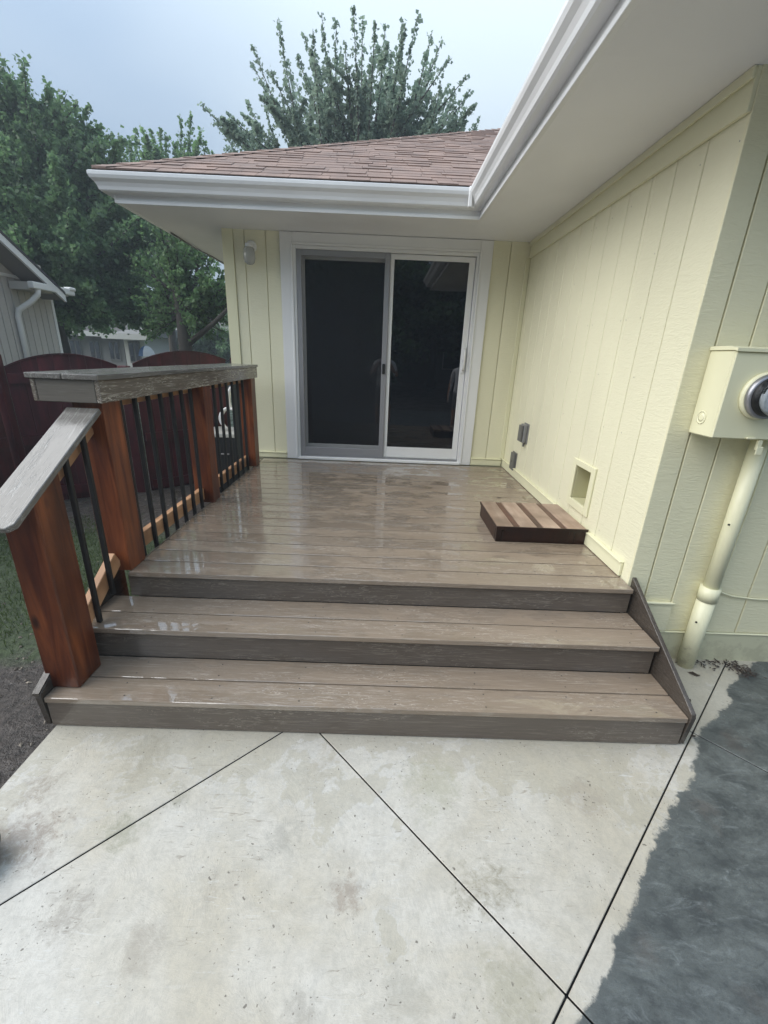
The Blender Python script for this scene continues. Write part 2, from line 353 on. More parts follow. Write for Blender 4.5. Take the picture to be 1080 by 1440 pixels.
def prism(name, pts, axis, a0, a1, mat, parent=None, bev=0.0):
    """closed outline pts (2-D, in the two other axes in order) pushed from a0 to a1 along axis"""
    def mk(p, a):
        return (a, p[0], p[1]) if axis == 0 else (p[0], a, p[1]) if axis == 1 else (p[0], p[1], a)
    n = len(pts); vs = [mk(p, a0) for p in pts] + [mk(p, a1) for p in pts]
    fs = [tuple(range(n)), tuple(range(n, 2 * n))[::-1]] + [(i, i + n, (i + 1) % n + n, (i + 1) % n) for i in range(n)]
    bm = bmesh.new(); bv = [bm.verts.new(v) for v in vs]
    for f in fs: bm.faces.new([bv[i] for i in f])
    bmesh.ops.recalc_face_normals(bm, faces=bm.faces)
    if bev: bmesh.ops.bevel(bm, geom=bm.edges[:], offset=bev, segments=1, affect='EDGES')
    ctr = sum((v.co for v in bm.verts), Vector()) / len(bm.verts)
    for v in bm.verts: v.co -= ctr
    return link(name, bm_mesh(bm, name), mat, parent, ctr)
def tube_geo(pts, rad, seg=8, cap=True):
    pts = [Vector(p) for p in pts]; n = len(pts)
    if not hasattr(rad, '__len__'): rad = [rad] * n
    vs, fs = [], []; up = None
    for i, p in enumerate(pts):
        t = (pts[min(i + 1, n - 1)] - pts[max(i - 1, 0)]).normalized()
        if up is None: up = t.orthogonal().normalized()
        up = (up - t * up.dot(t)).normalized(); s = t.cross(up)
        for k in range(seg):
            a = 2 * math.pi * k / seg; vs.append(p + (up * math.cos(a) + s * math.sin(a)) * rad[i])
    for i in range(n - 1):
        for k in range(seg):
            a, b = i * seg + k, i * seg + (k + 1) % seg; fs.append((a, b, b + seg, a + seg))
    if cap: fs.append(tuple(range(seg))[::-1]); fs.append(tuple(range((n - 1) * seg, n * seg)))
    return vs, fs
def tube(name, pts, rad, mat, parent=None, seg=10):
    vs, fs = tube_geo(pts, rad, seg); o = poly(name, vs, fs, mat, parent, True, loc=pts[0])
    return o
def lathe(name, prof, center, axis, mat, parent=None, seg=32):
    """prof: (radius, distance along axis) pairs"""
    ax = Vector(axis).normalized(); u = ax.orthogonal().normalized(); v = ax.cross(u); c = Vector(center)
    vs, fs = [], []
    for r, d in prof:
        for k in range(seg):
            a = 2 * math.pi * k / seg; vs.append(c + ax * d + (u * math.cos(a) + v * math.sin(a)) * r)
    for i in range(len(prof) - 1):
        for k in range(seg):
            a, b = i * seg + k, i * seg + (k + 1) % seg; fs.append((a, b, b + seg, a + seg))
    fs.append(tuple(range(seg))[::-1]); fs.append(tuple(range((len(prof) - 1) * seg, len(prof) * seg)))
    return poly(name, vs, fs, mat, parent, True, loc=center)
def join_geo(name, parts, mat, parent=None, smooth=False):
    V, Fs = [], []
    for vs, fs in parts:
        o = len(V); V += [tuple(v) for v in vs]; Fs += [tuple(i + o for i in f) for f in fs]
    return poly(name, V, Fs, mat, parent, smooth)

# ------------------------------------------------------------------ ground
def gz(x, y):
    z = -.055
    if x < -1.5: z -= .045 * min(-1.5 - x, 6)
    return z
xs = sorted(set([-90, -60, -40, -28, -20, -14, 14, 20, 30, 50, 90] + [round(-10 + i * .5, 2) for i in range(41)]))
ys = sorted(set([-60, -40, -25, -16, 30, 45, 70, 110, 160, 240] + [round(-10 + i * .5, 2) for i in range(61)]))
gv = [(x, y, gz(x, y)) for y in ys for x in xs]
gf = [(j * len(xs) + i, j * len(xs) + i + 1, (j + 1) * len(xs) + i + 1, (j + 1) * len(xs) + i) for j in range(len(ys) - 1) for i in range(len(xs) - 1)]
gr = tag(poly('ground', gv, gf, GROUND), kind='structure')
# patio: slabs parted by saw cuts in a diagonal grid
E1 = np.array([math.cos(R_(43.3)), math.sin(R_(43.3))]); E2 = np.array([E1[1], -E1[0]]); O_ = np.array([.546, .638])
def clip(pl, n, d):                 # keep n.p <= d
    out = []
    for i in range(len(pl)):
        a, b = pl[i], pl[(i + 1) % len(pl)]; da, db = n @ a - d, n @ b - d
        if da <= 0: out.append(a)
        if da * db < 0: out.append(a + (b - a) * (da / (da - db)))
    return out
patio = tag(bpy.data.objects.new('patio', None), kind='structure'); C.objects.link(patio)
for i in range(-5, 6):
    for j in range(-5, 6):
        g = .0026
        s0, s1, t0, t1 = i * 1.29 + g, (i + 1) * 1.29 - g, j * 1.235 + g, (j + 1) * 1.235 - g
        pl = [O_ + E1 * s + E2 * t for s, t in ((s0, t0), (s1, t0), (s1, t1), (s0, t1))]
        for n, d in ((np.array([-1., 0]), 1.375), (np.array([1., 0]), 6), (np.array([0, 1.]), 2.075), (np.array([0, -1.]), 4.5)):
            if pl: pl = clip(pl, n, d)
        if len(pl) >= 3:
            ar = .5 * abs(sum(pl[k][0] * pl[(k + 1) % len(pl)][1] - pl[(k + 1) % len(pl)][0] * pl[k][1] for k in range(len(pl))))
            if ar > .02:
                sl0 = prism('slab', [tuple(p) for p in pl], 2, -.10, 0, PATIO, patio, bev=.0018)
                sl0.data.materials.append(DKG)          # dark saw-cut faces
                for f in sl0.data.polygons:
                    if abs(f.normal.z) < .3: f.material_index = 1
poly('joint_bed', [(-1.36, -4.4, -.018), (5.9, -4.4, -.018), (5.9, 2.06, -.018), (-1.36, 2.06, -.018)], [(0, 1, 2, 3)], DKG, patio)

# ------------------------------------------------------------------ house
XW, YG, YD, ZS = 1.357, 2.055, 4.69, 2.64
house = root('house', (1.357, 4.69, 0), 'pale yellow house with grooved vertical siding, white eaves and brown shingle roof', 'house')
# backing of the walls (behind the planks) with the recess left open
def back(*a): return bx('wall', *a, GAB, house, bev=0)
back(XW + .014, XW + .10, YG + .10, 2.66, 0, ZS + .1); back(XW + .014, XW + .10, 2.91, YD + .1, 0, ZS + .1)
back(XW + .014, XW + .10, 2.66, 2.91, 0, .68); back(XW + .014, XW + .10, 2.66, 2.91, .94, ZS + .1)
back(XW + .014, 7.8, YG + .014, YG + .10, 0, ZS + .1); back(-1.546, -.915, YD + .014, YD + .10, 0, ZS + .1); back(.875, XW + .014, YD + .014, YD + .10, 0, ZS + .1); back(-.914, .874, YD + .014, YD + .10, 2.535, ZS + .1); back(-.914, .874, YD + .014, YD + .10, 0, .474)
back(-1.546, -1.46, YD + .10, 11.2, 0, ZS + .1); back(-1.546, 7.8, 11.2, 11.3, 0, ZS + .1); back(7.7, 7.8, YG + .10, 11.2, 0, ZS + .1)
G = .0033
def plank_x(y0, y1, z0=.46, z1=ZS, mat=YEL): bx('siding_plank', XW, XW + .013, y0 + G, y1 - G, z0, z1, mat, house, bev=.0025)
gy = [YG, 2.279, 2.491, 2.695, 2.911, 3.125, 3.337, 3.55, 3.76, 3.965, 4.17, 4.375, 4.58, YD]
for a, b in zip(gy, gy[1:]):
    if b < 2.62 or a > 2.93: plank_x(a, b)
    else:
        if a < 2.66: plank_x(a, 2.66 + G); 
        lo, hi = max(a, 2.66), min(b, 2.91)
        if hi > lo: plank_x(lo - (G if a < 2.66 else 0), hi, .46, .68); plank_x(lo - (G if a < 2.66 else 0), hi, .94, ZS)
        if b > 2.91: plank_x(max(a, 2.91 - G), b)
def plank_y(x0, x1, z0=.46, z1=ZS, mat=YEL, y=YD): bx('siding_plank', x0 + G, x1 - G, y, y + .013, z0, z1, mat, house, bev=.0025)
for a, b in ((-1.47, -1.365), (-1.365, -1.165), (-1.165, -1.03), (.985, 1.16), (1.16, 1.357)): plank_y(a, b)
for k in range(1, 16): plank_y(*( (1.4635, 1.468) if k == 0 else (1.468, 1.62) if k == 1 else (1.62 + .205 * (k - 2), 1.62 + .205 * (k - 1))), .187, ZS, GAB, YG)
for k in range(30): bx('siding_plank', -1.56, -1.547, YD + .09 + .2 * k, YD + .285 + .2 * k, .2, ZS, YEL, house, bev=.002)
nl = []
for y_ in [a + o for a in gy[:-1] for o in (.025, .17)]:
    for z_ in np.arange(.62, 2.5, .30):
        if rng.random() < .22 and not (2.6 < y_ < 2.97 and .6 < z_ < 1.0): nl.append(([(XW - .0008, y_ + .0032 * math.cos(q), z_ + .0032 * math.sin(q)) for q in (0, 1.26, 2.5, 3.77, 5.03)], [(0, 1, 2, 3, 4)]))
tag(join_geo('nail_heads', nl, GREYD, house), kind='stuff')
# corner boards and trims
bx('corner_board', -1.565, -1.470, YD - .012, YD + .013, .46, ZS, YELT, house)
bx('corner_board', -1.572, -1.5605, YD - .012, YD + .09, .1, ZS, YELT, house)
bx('corner_board', XW - .002, 1.463, YG - .002, YG + .0135, .187, 2.70, GAB, house)
bx('corner_trim', XW - .045, XW - .002, YD - .014, YD - .001, .56, 2.50, YELT, house)
bx('baseboard', XW - .018, XW - .001, 2.13, YD - .02, .478, .555, YELT, house)
bx('baseboard_lip', XW - .026, XW - .001, 2.13, YD - .02, .556, .566, YELT, house, bev=.002)
bx('baseboard', .992, XW - .028, YD - .018, YD - .001, .478, .545, YELT, house); bx('baseboard_lip', .992, XW - .028, YD - .026, YD - .001, .546, .556, YELT, house, bev=.002)
bx('baseboard', -1.46, -1.036, YD - .018, YD - .001, .478, .53, YELT, house); bx('baseboard_lip', -1.46, -1.036, YD - .026, YD - .001, .531, .541, YELT, house, bev=.002)
bx('frieze_board', XW - .020, XW - .001, YG, YD - .015, 2.50, ZS - .001, YELT, house)
bx('frieze_lip', XW - .034, XW - .0205, YG, YD - .015, 2.60, ZS - .001, YELT, house)
bx('patch_board', 1.463, 1.625, YG - .016, YG - .001, .192, .372, GAB, house); bx('patch_lip', 1.460, 1.628, YG - .026, YG - .0165, .364, .376, YELT, house)
bx('foundation', XW, 7.8, YG - .004, YG + .012, -.10, .186, CONC, house, bev=0)
bx('drip_lip', XW + .1, 7.8, YG - .012, YG - .0045, .178, .187, YELT, house)
# recess
bx('recess_frame', XW - .014, XW - .001, 2.622, 2.672, .640, .965, YELT, house); bx('recess_frame', XW - .014, XW - .001, 2.898, 2.948, .640, .965, YELT, house)
bx('recess_frame', XW - .016, XW - .001, 2.6725, 2.8975, .925, .965, YELT, house); bx('recess_frame', XW - .016, XW - .001, 2.6725, 2.8975, .640, .692, YELT, house)
bx('recess_box', XW + .001, XW + .16, 2.662, 2.672, .69, .93, BEN, house); bx('recess_box', XW + .001, XW + .16, 2.898, 2.908, .69, .93, BEN, house)
bx('recess_box', XW + .001, XW + .16, 2.6725, 2.8975, .682, .692, BEN, house); bx('recess_box', XW + .001, XW + .16, 2.6725, 2.8975, .927, .937, BEN, house)
bx('recess_flap', XW + .12, XW + .132, 2.673, 2.897, .693, .926, BEN, house); bx('recess_divider', XW + .07, XW + .118, 2.77, 2.78, .693, .926, BEN, house)

bx('dark_corner_strip', -1.577, -1.474, YD - .045, YD - .014, -.1, 1.32, Mat('dark_green_strip', (.03, .034, .028), .5).m, house)  # made-up dark strip, added to darken the wall corner like deep shade
# eaves: soffits, fascias, gutters
ZF = 2.665
XE, YE, XL, YF = .735, 4.065, -2.16, 1.43      # soffit outer lines
def sof(name, x0, x1, y0, y1, z=ZS): bx(name, x0, x1, y0, y1, z, z + .012, SOF, house, bev=0)
sof('soffit', XE, 8.4, YF, YG - .005); sof('soffit', XE, XW + .1, YG - .005, YD + .1); sof('soffit', XL, XE, YE, YD + .1); sof('soffit', XL, -1.45, YD + .1, 11.8)
bx('fascia', XE - .014, XE + .010, YF, YE - .004, ZS - .006, 2.83, WHT, house, bev=.002)
bx('fascia', XL, XE - .0145, YE - .024, YE, ZS - .006, 2.83, WHT, house, bev=.002)
bx('fascia', XL - .024, XL - .0005, YE - .024, 11.8, ZS - .006, 2.83, WHT, house, bev=.002)
bx('fascia', XE + .011, 8.4, YF - .024, YF - .001, ZS - .006, 2.83, WHT, house, bev=.002)
# ogee gutter outline: (out from fascia, z)
GP = [(0, 2.815), (0, 2.690), (.058, 2.690), (.070, 2.700), (.076, 2.722), (.088, 2.745), (.108, 2.765), (.116, 2.785), (.116, 2.806), (.106, 2.812), (.106, 2.802), (.100, 2.785), (.08, 2.765), (.066, 2.735), (.055, 2.702), (.006, 2.702), (.006, 2.815)]
def gutter(path, outs, parent, name='gutter'):
    vs, fs = [], []; n = len(GP)
    for (p, o) in zip(path, outs):
        for d, z in GP: vs.append((p[0] + o[0] * d, p[1] + o[1] * d, z))
    for i in range(len(path) - 1):
        for k in range(n):
            a, b = i * n + k, i * n + (k + 1) % n; fs.append((a, b, b + n, a + n))
    fs.append(tuple(range(n))); fs.append(tuple(range((len(path) - 1) * n, len(path) * n))[::-1])
    bm = bmesh.new(); bv = [bm.verts.new(v) for v in vs]
    for f in fs: bm.faces.new([bv[i] for i in f])
    bmesh.ops.recalc_face_normals(bm, faces=bm.faces)
    return link(name, bm_mesh(bm, name), WHT, parent)
gx, gy_ = XE - .0145, YE - .0245
gutter([(gx, gy_), (gx, YF - .025)], [(-1, -1), (-1, -1)], house)
gutter([(XL - .024, gy_), (gx, gy_)], [(-1, -1), (-1, -1)], house)
gutter([(XL - .0245, 11.8), (XL - .0245, gy_)], [(-1, 0), (-1, -1)], house)
gutter([(gx, YF - .025), (8.4, YF - .025)], [(-1, -1), (0, -1)], house)
bx('gutter_mitre', gx - .123, gx - .095, gy_ - .125, gy_ - .095, 2.68, 2.816, WHT, house, bev=.004)
# second lip line of the right gutter and a moulding under the fascia
bx('fascia_moulding', XE - .022, XE - .0145, YF, YE - .03, ZS - .012, ZS + .012, WHT, house, bev=.002)
bx('fascia_moulding', XL, XE - .023, YE - .034, YE - .0245, ZS - .012, ZS + .012, WHT, house, bev=.002)
tag(tube('soffit_cable', [(XL + .02, 4.9, ZS - .012), (XL + .03, 5.4, ZS - .03), (XL + .02, 6.0, ZS - .014), (XL + .03, 6.6, ZS - .02)], .008, GREYD, house))
# roof decks
PZ = 2.822; xL, yF, xR, yG = XL - .11, YE - .12, XE - .11, YF - .12
W2 = 4.1
def rz(d): return PZ + .5 * d
rv = [(xL, yF, PZ), (xR, yF, PZ), (xR + W2, yF + W2, rz(W2)), (xL + W2, yF + W2, rz(W2)), (xL, yF + 2 * W2, PZ), (xR, yG, PZ), (xR + W2, yG + W2, rz(W2)), (xR + 2 * W2, yG, PZ), (xR + 2 * W2, yF + 2 * W2, PZ)]
poly('roof', [(a, b, c - .012) for a, b, c in rv], [(0, 1, 2, 3), (0, 3, 4), (5, 6, 2, 1), (5, 7, 6), (6, 7, 8, 2), (2, 8, 4, 3)], SHG, house)
bx('starter_strip', xL, xR, yF + .001, yF + .045, PZ - .012, PZ + .002, BLK, house, bev=0)
# shingle tabs on the slope above the door (real courses, staggered, uneven thickness)
sl = math.hypot(1, .5); CO = .125 / sl
def tab(x0, x1, d0, d1, t):
    n = Vector((0, -.5, 1)).normalized(); e = .5
    def P(x, d, h): return Vector((x, yF + d, rz(d))) + n * h
    vs = [P(x0, d0, t), P(x1, d0, t), P(x1, d1, .003), P(x0, d1, .003), P(x0, d0, .0), P(x1, d0, .0), P(x1, d1, 0), P(x0, d1, 0)]
    return vs, [(0, 1, 2, 3), (4, 5, 1, 0), (5, 6, 2, 1), (7, 4, 0, 3)]
tabs = []
row = 0; d = 0
while d < W2 - .05:
    x = xL + d + CO * .3 - rng.random() * .2
    while x < xR + d:
        wd = rng.choice([.16, .20, .25, .31]); x1 = min(x + wd, xR + d + .02)
        if x1 > xL + d: tabs.append((max(x, xL + d), x1 - .004, d, d + CO * 1.35, rng.choice([.006, .008, .012])))
        x += wd
    d += CO; row += 1
dist = [(at0[0] + at0[1]) / 2 ** 1 for at0 in tabs]
order = sorted(range(len(tabs)), key=lambda i: math.hypot((tabs[i][0] + tabs[i][1]) / 2, yF + tabs[i][2]) * (1 if tabs[i][0] < .95 + tabs[i][2] * .2 else 9))
rest = []
for n_, i in enumerate(order):
    vs, fs = tab(*tabs[i])
    if n_ < 296: poly('shingle', vs, fs, SHG, house, loc=vs[0])
    else: rest.append((vs, fs))
tag(join_geo('upper_shingles', rest, SHG, house), kind='stuff')
# cap shingles along the near-left hip
hp = []
for k in range(26):
    d0 = k * .125; d1 = d0 + .17; t = .02
    a = Vector((xL + d0, yF + d0, rz(d0) + .022)); b = Vector((xL + d1, yF + d1, rz(d1) + .010))
    r1 = Vector((.11, 0, -.004)); l1 = Vector((-.0, .13, 0.0)) + Vector((-.0, 0, -.004))
    vs = [a, a + r1, b + r1, b, a + l1, b + l1, a - Vector((0, 0, .02)), a + r1 - Vector((0, 0, .02)), a + l1 - Vector((0, 0, .02))]
    poly('hip_cap_shingle', vs, [(0, 1, 2, 3), (4, 0, 3, 5), (6, 7, 1, 0), (8, 6, 0, 4)], SHG, house, loc=a)

# ------------------------------------------------------------------ sliding door (part of the house)
def fr(name, x0, x1, z0, z1, y0, y1, w, mat, parent, bev=.003):     # a rectangular frame as one mesh; w = (left, right, bottom, top)
    bm = bmesh.new()
    for a in ((x0, x0 + w[0], z0, z1), (x1 - w[1], x1, z0, z1), (x0 + w[0], x1 - w[1], z0, z0 + w[2]), (x0 + w[0], x1 - w[1], z1 - w[3], z1)):
        r = bmesh.ops.create_cube(bm, size=1)
        for v in r['verts']: v.co = Vector(((a[0] + a[1]) / 2 + v.co.x * (a[1] - a[0]), (y0 + y1) / 2 + v.co.y * (y1 - y0), (a[2] + a[3]) / 2 + v.co.z * (a[3] - a[2])))
    if bev: bmesh.ops.bevel(bm, geom=bm.edges[:], offset=bev, segments=1, affect='EDGES')
    return link(name, bm_mesh(bm, name), mat, parent)
Y = YD
door = fr('sliding_door', -.91, .87, .476, 2.53, Y - .016, Y + .09, (.028, .028, .030, .030), VIN, house)
bx('casing', -1.03, -.911, Y - .022, Y - .001, .476, 2.635, VIN, door); bx('casing', .871, .988, Y - .022, Y - .001, .476, 2.635, VIN, door)
bx('casing', -.9105, .8705, Y - .022, Y - .001, 2.531, 2.635, VIN, door)
for sx in (-1, 1):
    x = -.918 if sx < 0 else .878
    bx('casing_bead', x - .010, x + .010, Y - .030, Y - .0225, .476, 2.55, VIN, door, bev=.003)
bx('casing_bead', -.907, .867, Y - .030, Y - .0225, 2.535, 2.553, VIN, door, bev=.003)
bx('sill', -.905, .865, Y - .05, Y - .017, .478, .502, VIN, door); bx('sill_track', -.88, .84, Y - .010, Y + .002, .507, .522, SCRF, door, bev=.001)
bx('sill_track', -.88, .84, Y + .030, Y + .036, .507, .528, VIN, door, bev=.001)
fr('screen_frame', -.880, .022, .524, 2.498, Y - .012, Y + .006, (.050, .052, .085, .052), SCRF, door)
poly('screen_mesh', [(-.832, Y - .004, .605), (-.028, Y - .004, .605), (-.028, Y - .004, 2.45), (-.832, Y - .004, 2.45)], [(0, 1, 2, 3)], SCREEN, door)
fr('fixed_panel_frame', -.878, .05, .530, 2.495, Y + .040, Y + .075, (.07, .07, .11, .07), VIN, door)
bx('glass', -.810, -.018, Y + .052, Y + .058, .638, 2.428, GLASS, door, bev=0)
fr('sliding_panel_frame', .024, .838, .524, 2.496, Y + .008, Y + .036, (.036, .058, .118, .045), VIN, door)
bx('glass', .0602, .780, Y + .018, Y + .024, .6425, 2.4505, GLASS, door, bev=0)
bx('glass_gasket', .0605, .7795, Y + .010, Y + .0175, .6422, .650, BLK, door, bev=0)
bx('latch', -.022, .008, Y - .030, Y - .013, 1.40, 1.50, BLK, door, bev=.006)
pl_ = bx('handle', .792, .828, Y - .006, Y + .0075, 1.44, 1.70, VIN, door, bev=.005)
tube('handle_bar', [(.810, Y - .006, 1.47), (.810, Y - .038, 1.49), (.810, Y - .042, 1.57), (.810, Y - .038, 1.65), (.810, Y - .006, 1.67)], .010, VIN, door)
bx('handle_lock', .803, .817, Y - .014, Y - .0065, 1.545, 1.575, SCRF, door, bev=.002)

# ------------------------------------------------------------------ wall-mounted things
lamp = root('wall_lamp', (-1.30, Y, 2.50), 'small white wall lamp with clear jar shade left of the sliding door', 'wall lamp')
lathe('mount', [(.0, .0), (.052, .001), (.052, .012), (.040, .022), (.012, .026)], (-1.30, Y - .001, 2.50), (0, -1, 0), WHT, lamp, 24)
tube('arm', [(-1.30, Y - .02, 2.50), (-1.30, Y - .055, 2.510), (-1.30, Y - .085, 2.50)], .014, WHT, lamp)
lathe('lamp_holder', [(.006, 0), (.034, .004), (.038, .030), (.034, .034)], (-1.30, Y - .09, 2.512), (0, 0, -1), WHT, lamp, 24)
lathe('lamp_shade', [(.036, 0), (.048, .012), (.054, .05), (.054, .09), (.046, .125), (.025, .142), (.004, .146)], (-1.30, Y - .09, 2.478), (0, 0, -1), LAMPG, lamp, 24)
lathe('screw_cap', [(.008, 0), (.008, .008), (.003, .010)], (-1.315, Y - .026, 2.515), (0, -1, 0), BLK, lamp, 10)

def outlet(name, y, z, h, wd, dp, label, mat, lid):
    o = root(name, (XW, y, z), label, 'outlet cover')
    bx('back_plate', XW - .010, XW - .001, y - wd / 2 - .008, y + wd / 2 + .008, z - h / 2 - .008, z + h / 2 + .008, mat, o, bev=.004)
    bx('cover', XW - dp, XW - .0105, y - wd / 2, y + wd / 2, z - h / 2, z + h / 2, mat, o, bev=.014, seg=3)
    if lid: bx('hinged_lid', XW - dp - .018, XW - dp - .003, y - wd / 2 + .01, y + wd / 2 - .01, z - h / 2 + .01, z + h / 2 - .01, lid, o, bev=.006, seg=2); bx('conduit_hub', XW - .03, XW - .012, y - .04, y - .02, z - h / 2 - .035, z - h / 2 - .001, lid, o)
    else: bx('screw', XW - dp - .003, XW - dp - .0005, y - .006, y + .006, z - .006, z + .006, BLK, o, bev=.001)
    return o
outlet('outlet_box', 4.06, .945, .17, .12, .045, 'grey weatherproof outlet box with hinged lid on the right wall, the higher one', GREY, GREYD)
outlet('outlet_cover', 4.29, .625, .17, .12, .030, 'dark grey rounded outlet cover low on the right wall, nearest the deck corner', GREYD, None)

# electric meter
mt = root('electric_meter', (1.62, YG, 1.28), 'painted electric meter box with round glass meter on the near yellow wall', 'electric meter')
bx('box_body', 1.45, 1.84, 1.905, YG - .005, 1.292, 1.655, YELT, mt, bev=.004)
bx('box_cover', 1.4515, 1.8385, 1.895, 1.9045, 1.294, 1.650, YELT, mt, bev=.003)
prism('box_hood', [(1.885, 1.651), (1.885, 1.664), (1.93, 1.672), (YG - .006, 1.672), (YG - .006, 1.656), (1.90, 1.656)], 0, 1.444, 1.846, YELT, mt)
lathe('knockout', [(.030, 0), (.030, .002), (.024, .002), (.024, .0005), (.018, .0005), (.018, .002), (.010, .002)], (1.4495, 1.99, 1.37), (-1, 0, 0), YELT, mt, 24)
MC = (1.612, 1.895, 1.478)
lathe('socket_ring', [(.098, 0), (.098, .012), (.090, .020), (.084, .020)], MC, (0, -1, 0), YELT, mt, 40)
lathe('sealing_ring', [(.090, .0205), (.092, .026), (.092, .040), (.084, .046)], MC, (0, -1, 0), STEEL, mt, 40)
lathe('meter_body', [(.082, .04), (.080, .055), (.074, .075), (.070, .077)], MC, (0, -1, 0), BLK, mt, 40)
fc = lathe('dial_plate', [(.071, .078), (.071, .095), (.060, .100)], MC, (0, -1, 0), METF, mt, 40)
lathe('glass_dome', [(.079, .047), (.078, .09), (.075, .125), (.068, .138), (.040, .146), (.004, .148)], MC, (0, -1, 0), DOME, mt, 40)
bx('display', MC[0] - .045, MC[0] - .033, MC[1] - .103, MC[1] - .1005, MC[2] - .012, MC[2] + .002, BLK, mt, bev=0)
bx('serial_print', MC[0] - .050, MC[0] - .046, MC[1] - .103, MC[1] - .1005, MC[2] + .012, MC[2] + .034, BLK, mt, bev=0)
bx('indicator', MC[0] - .038, MC[0] - .034, MC[1] - .103, MC[1] - .1005, MC[2] + .010, MC[2] + .014, BLK, mt, bev=0)
bx('blue_mark', MC[0] - .030, MC[0] + .01, MC[1] - .103, MC[1] - .1005, MC[2] - .035, MC[2] - .024, METB, mt, bev=0)
for k in range(5):
    q = 2.55 + .09 * k; bx('band_print', MC[0] + .0715 * math.cos(q) - .004, MC[0] + .0715 * math.cos(q) + .004, MC[1] - .093, MC[1] - .083, MC[2] + .0715 * math.sin(q) - .002, MC[2] + .0715 * math.sin(q) + .002, BLK, mt, bev=0)
bx('latch_tab', 1.60, 1.64, 1.885, 1.894, 1.294, 1.304, YELT, mt)
bx('clip', 1.668, 1.690, 1.90, 1.915, 1.245, 1.291, YELT, mt); bx('clip_tab', 1.664, 1.694, 1.893, 1.899, 1.225, 1.262, YELT, mt)
cx, cy = 1.765, YG - .052
tube('conduit', [(cx, cy, 1.291), (cx, cy, .43)], .036, YELT, mt, 20); tube('conduit_sleeve', [(cx - .002, cy, .435), (cx - .002, cy, .0)], .043, YELT, mt, 20)
tube('coupling', [(cx - .001, cy, .50), (cx - .001, cy, .42)], .0465, YELT, mt, 20)
tube('ground_cable', [(1.86, YG - .008, 1.28), (1.862, YG - .008, 1.0), (1.855, YG - .009, .62), (1.848, YG - .010, .475), (1.865, YG - .012, .445), (1.93, YG - .011, .425), (2.05, YG - .010, .412), (2.3, YG - .010, .405), (2.8, YG - .010, .40)], .0045, YELT, mt, 8)
for z in (.30, .86): bx('screw', cx - .052, cx - .044, cy - .040, cy - .034, z, z + .008, BLK, mt, bev=0)

# ------------------------------------------------------------------ deck and steps
deck = root('deck', (0, 2.0, 0), 'grey brown composite deck with three wide steps, wet from rain', 'deck')
ZD, Z2, Z1 = .474, .323, .155
for k in range(19):
    y0 = 1.985 + .1408 * k; bx('deck_board', -1.282, 1.352, y0, min(y0 + .1332, 4.632), ZD - .025, ZD, DECK, deck, bev=.0035, seg=2)
for z, ya in ((Z2, 1.708), (Z1, 1.445)):
    for k in range(2):
        pt = .1475 if z == Z2 else .1415; y0 = ya + pt * k; bx('tread_board', -1.392, 1.362 if z == Z2 else 1.371, y0, y0 + pt - (.0068 if k == 0 else .0005), z - .025, z, DECK, deck, bev=.0035, seg=2)
bx('riser', -1.30, 1.356, 2.003, 2.022, Z2 + .001, ZD - .026, RISER, deck, bev=.002); bx('riser', -1.37, 1.358, 1.728, 1.746, Z1 + .001, Z2 - .026, RISER, deck, bev=.002)
bx('riser', -1.388, 1.367, 1.449, 1.468, .004, Z1 - .0255, RISER, deck, bev=.002)
def skirt(x0, x1):
    prism('skirt_board', [(2.13, .515), (2.13, .005), (1.452, .005), (1.436, .165), (1.442, .182), (2.05, .512)], 0, x0, x1, SKRT, deck, bev=.002)
skirt(1.3725, 1.394); skirt(-1.418, -1.394)
prism('skirt_cap', [(2.07, .528), (1.432, .190), (1.430, .180), (2.07, .518)], 0, -1.422, -1.394, SKRT, deck)
bx('edge_trim', -1.290, -1.2825, 2.15, 4.66, .44, .476, CAPF, deck, bev=.002)
bx('side_fascia', -1.312, -1.2905, 2.15, 4.66, .28, .44, RISER, deck)
bx('end_fascia', -1.355, -1.335, 2.15, 4.66, -.1, .40, POST, deck)
bx('dark_underfill', -1.27, 1.34, 2.03, 4.65, -.05, .43, DKG, deck, bev=0); bx('dark_underfill', -1.37, 1.34, 1.76, 2.0, -.05, .285, DKG, deck, bev=0); bx('dark_underfill', -1.37, 1.34, 1.48, 1.72, -.05, .12, DKG, deck, bev=0)  # solid dark fill added under the boards to keep their gaps black
# hidden screws: tiny dark plugs
sc_ = []
for k in range(19):
    for x in (-1.1, -.7, -.3, .1, .5, .9, 1.25):
        for dy in (.03, .108):
            if rng.random() < .55: sc_.append((x + rng.normal() * .03, 1.985 + .1408 * k + dy, ZD))
for z, ya in ((Z2, 1.708), (Z1, 1.445)):
    for k in range(2):
        for x in (-1.1, -.7, -.3, .1, .5, .9, 1.25):
            for dy in (.03, .105): sc_.append((x + rng.normal() * .025, ya + .1395 * k + dy, z))
tag(join_geo('screw_plugs', [([(x + .0035 * math.cos(a), y + .0035 * math.sin(a), z + .0009) for a in (0, 1.05, 2.1, 3.14, 4.2, 5.24)], [(0, 1, 2, 3, 4, 5)]) for x, y, z in sc_], DKG, deck), kind='stuff')

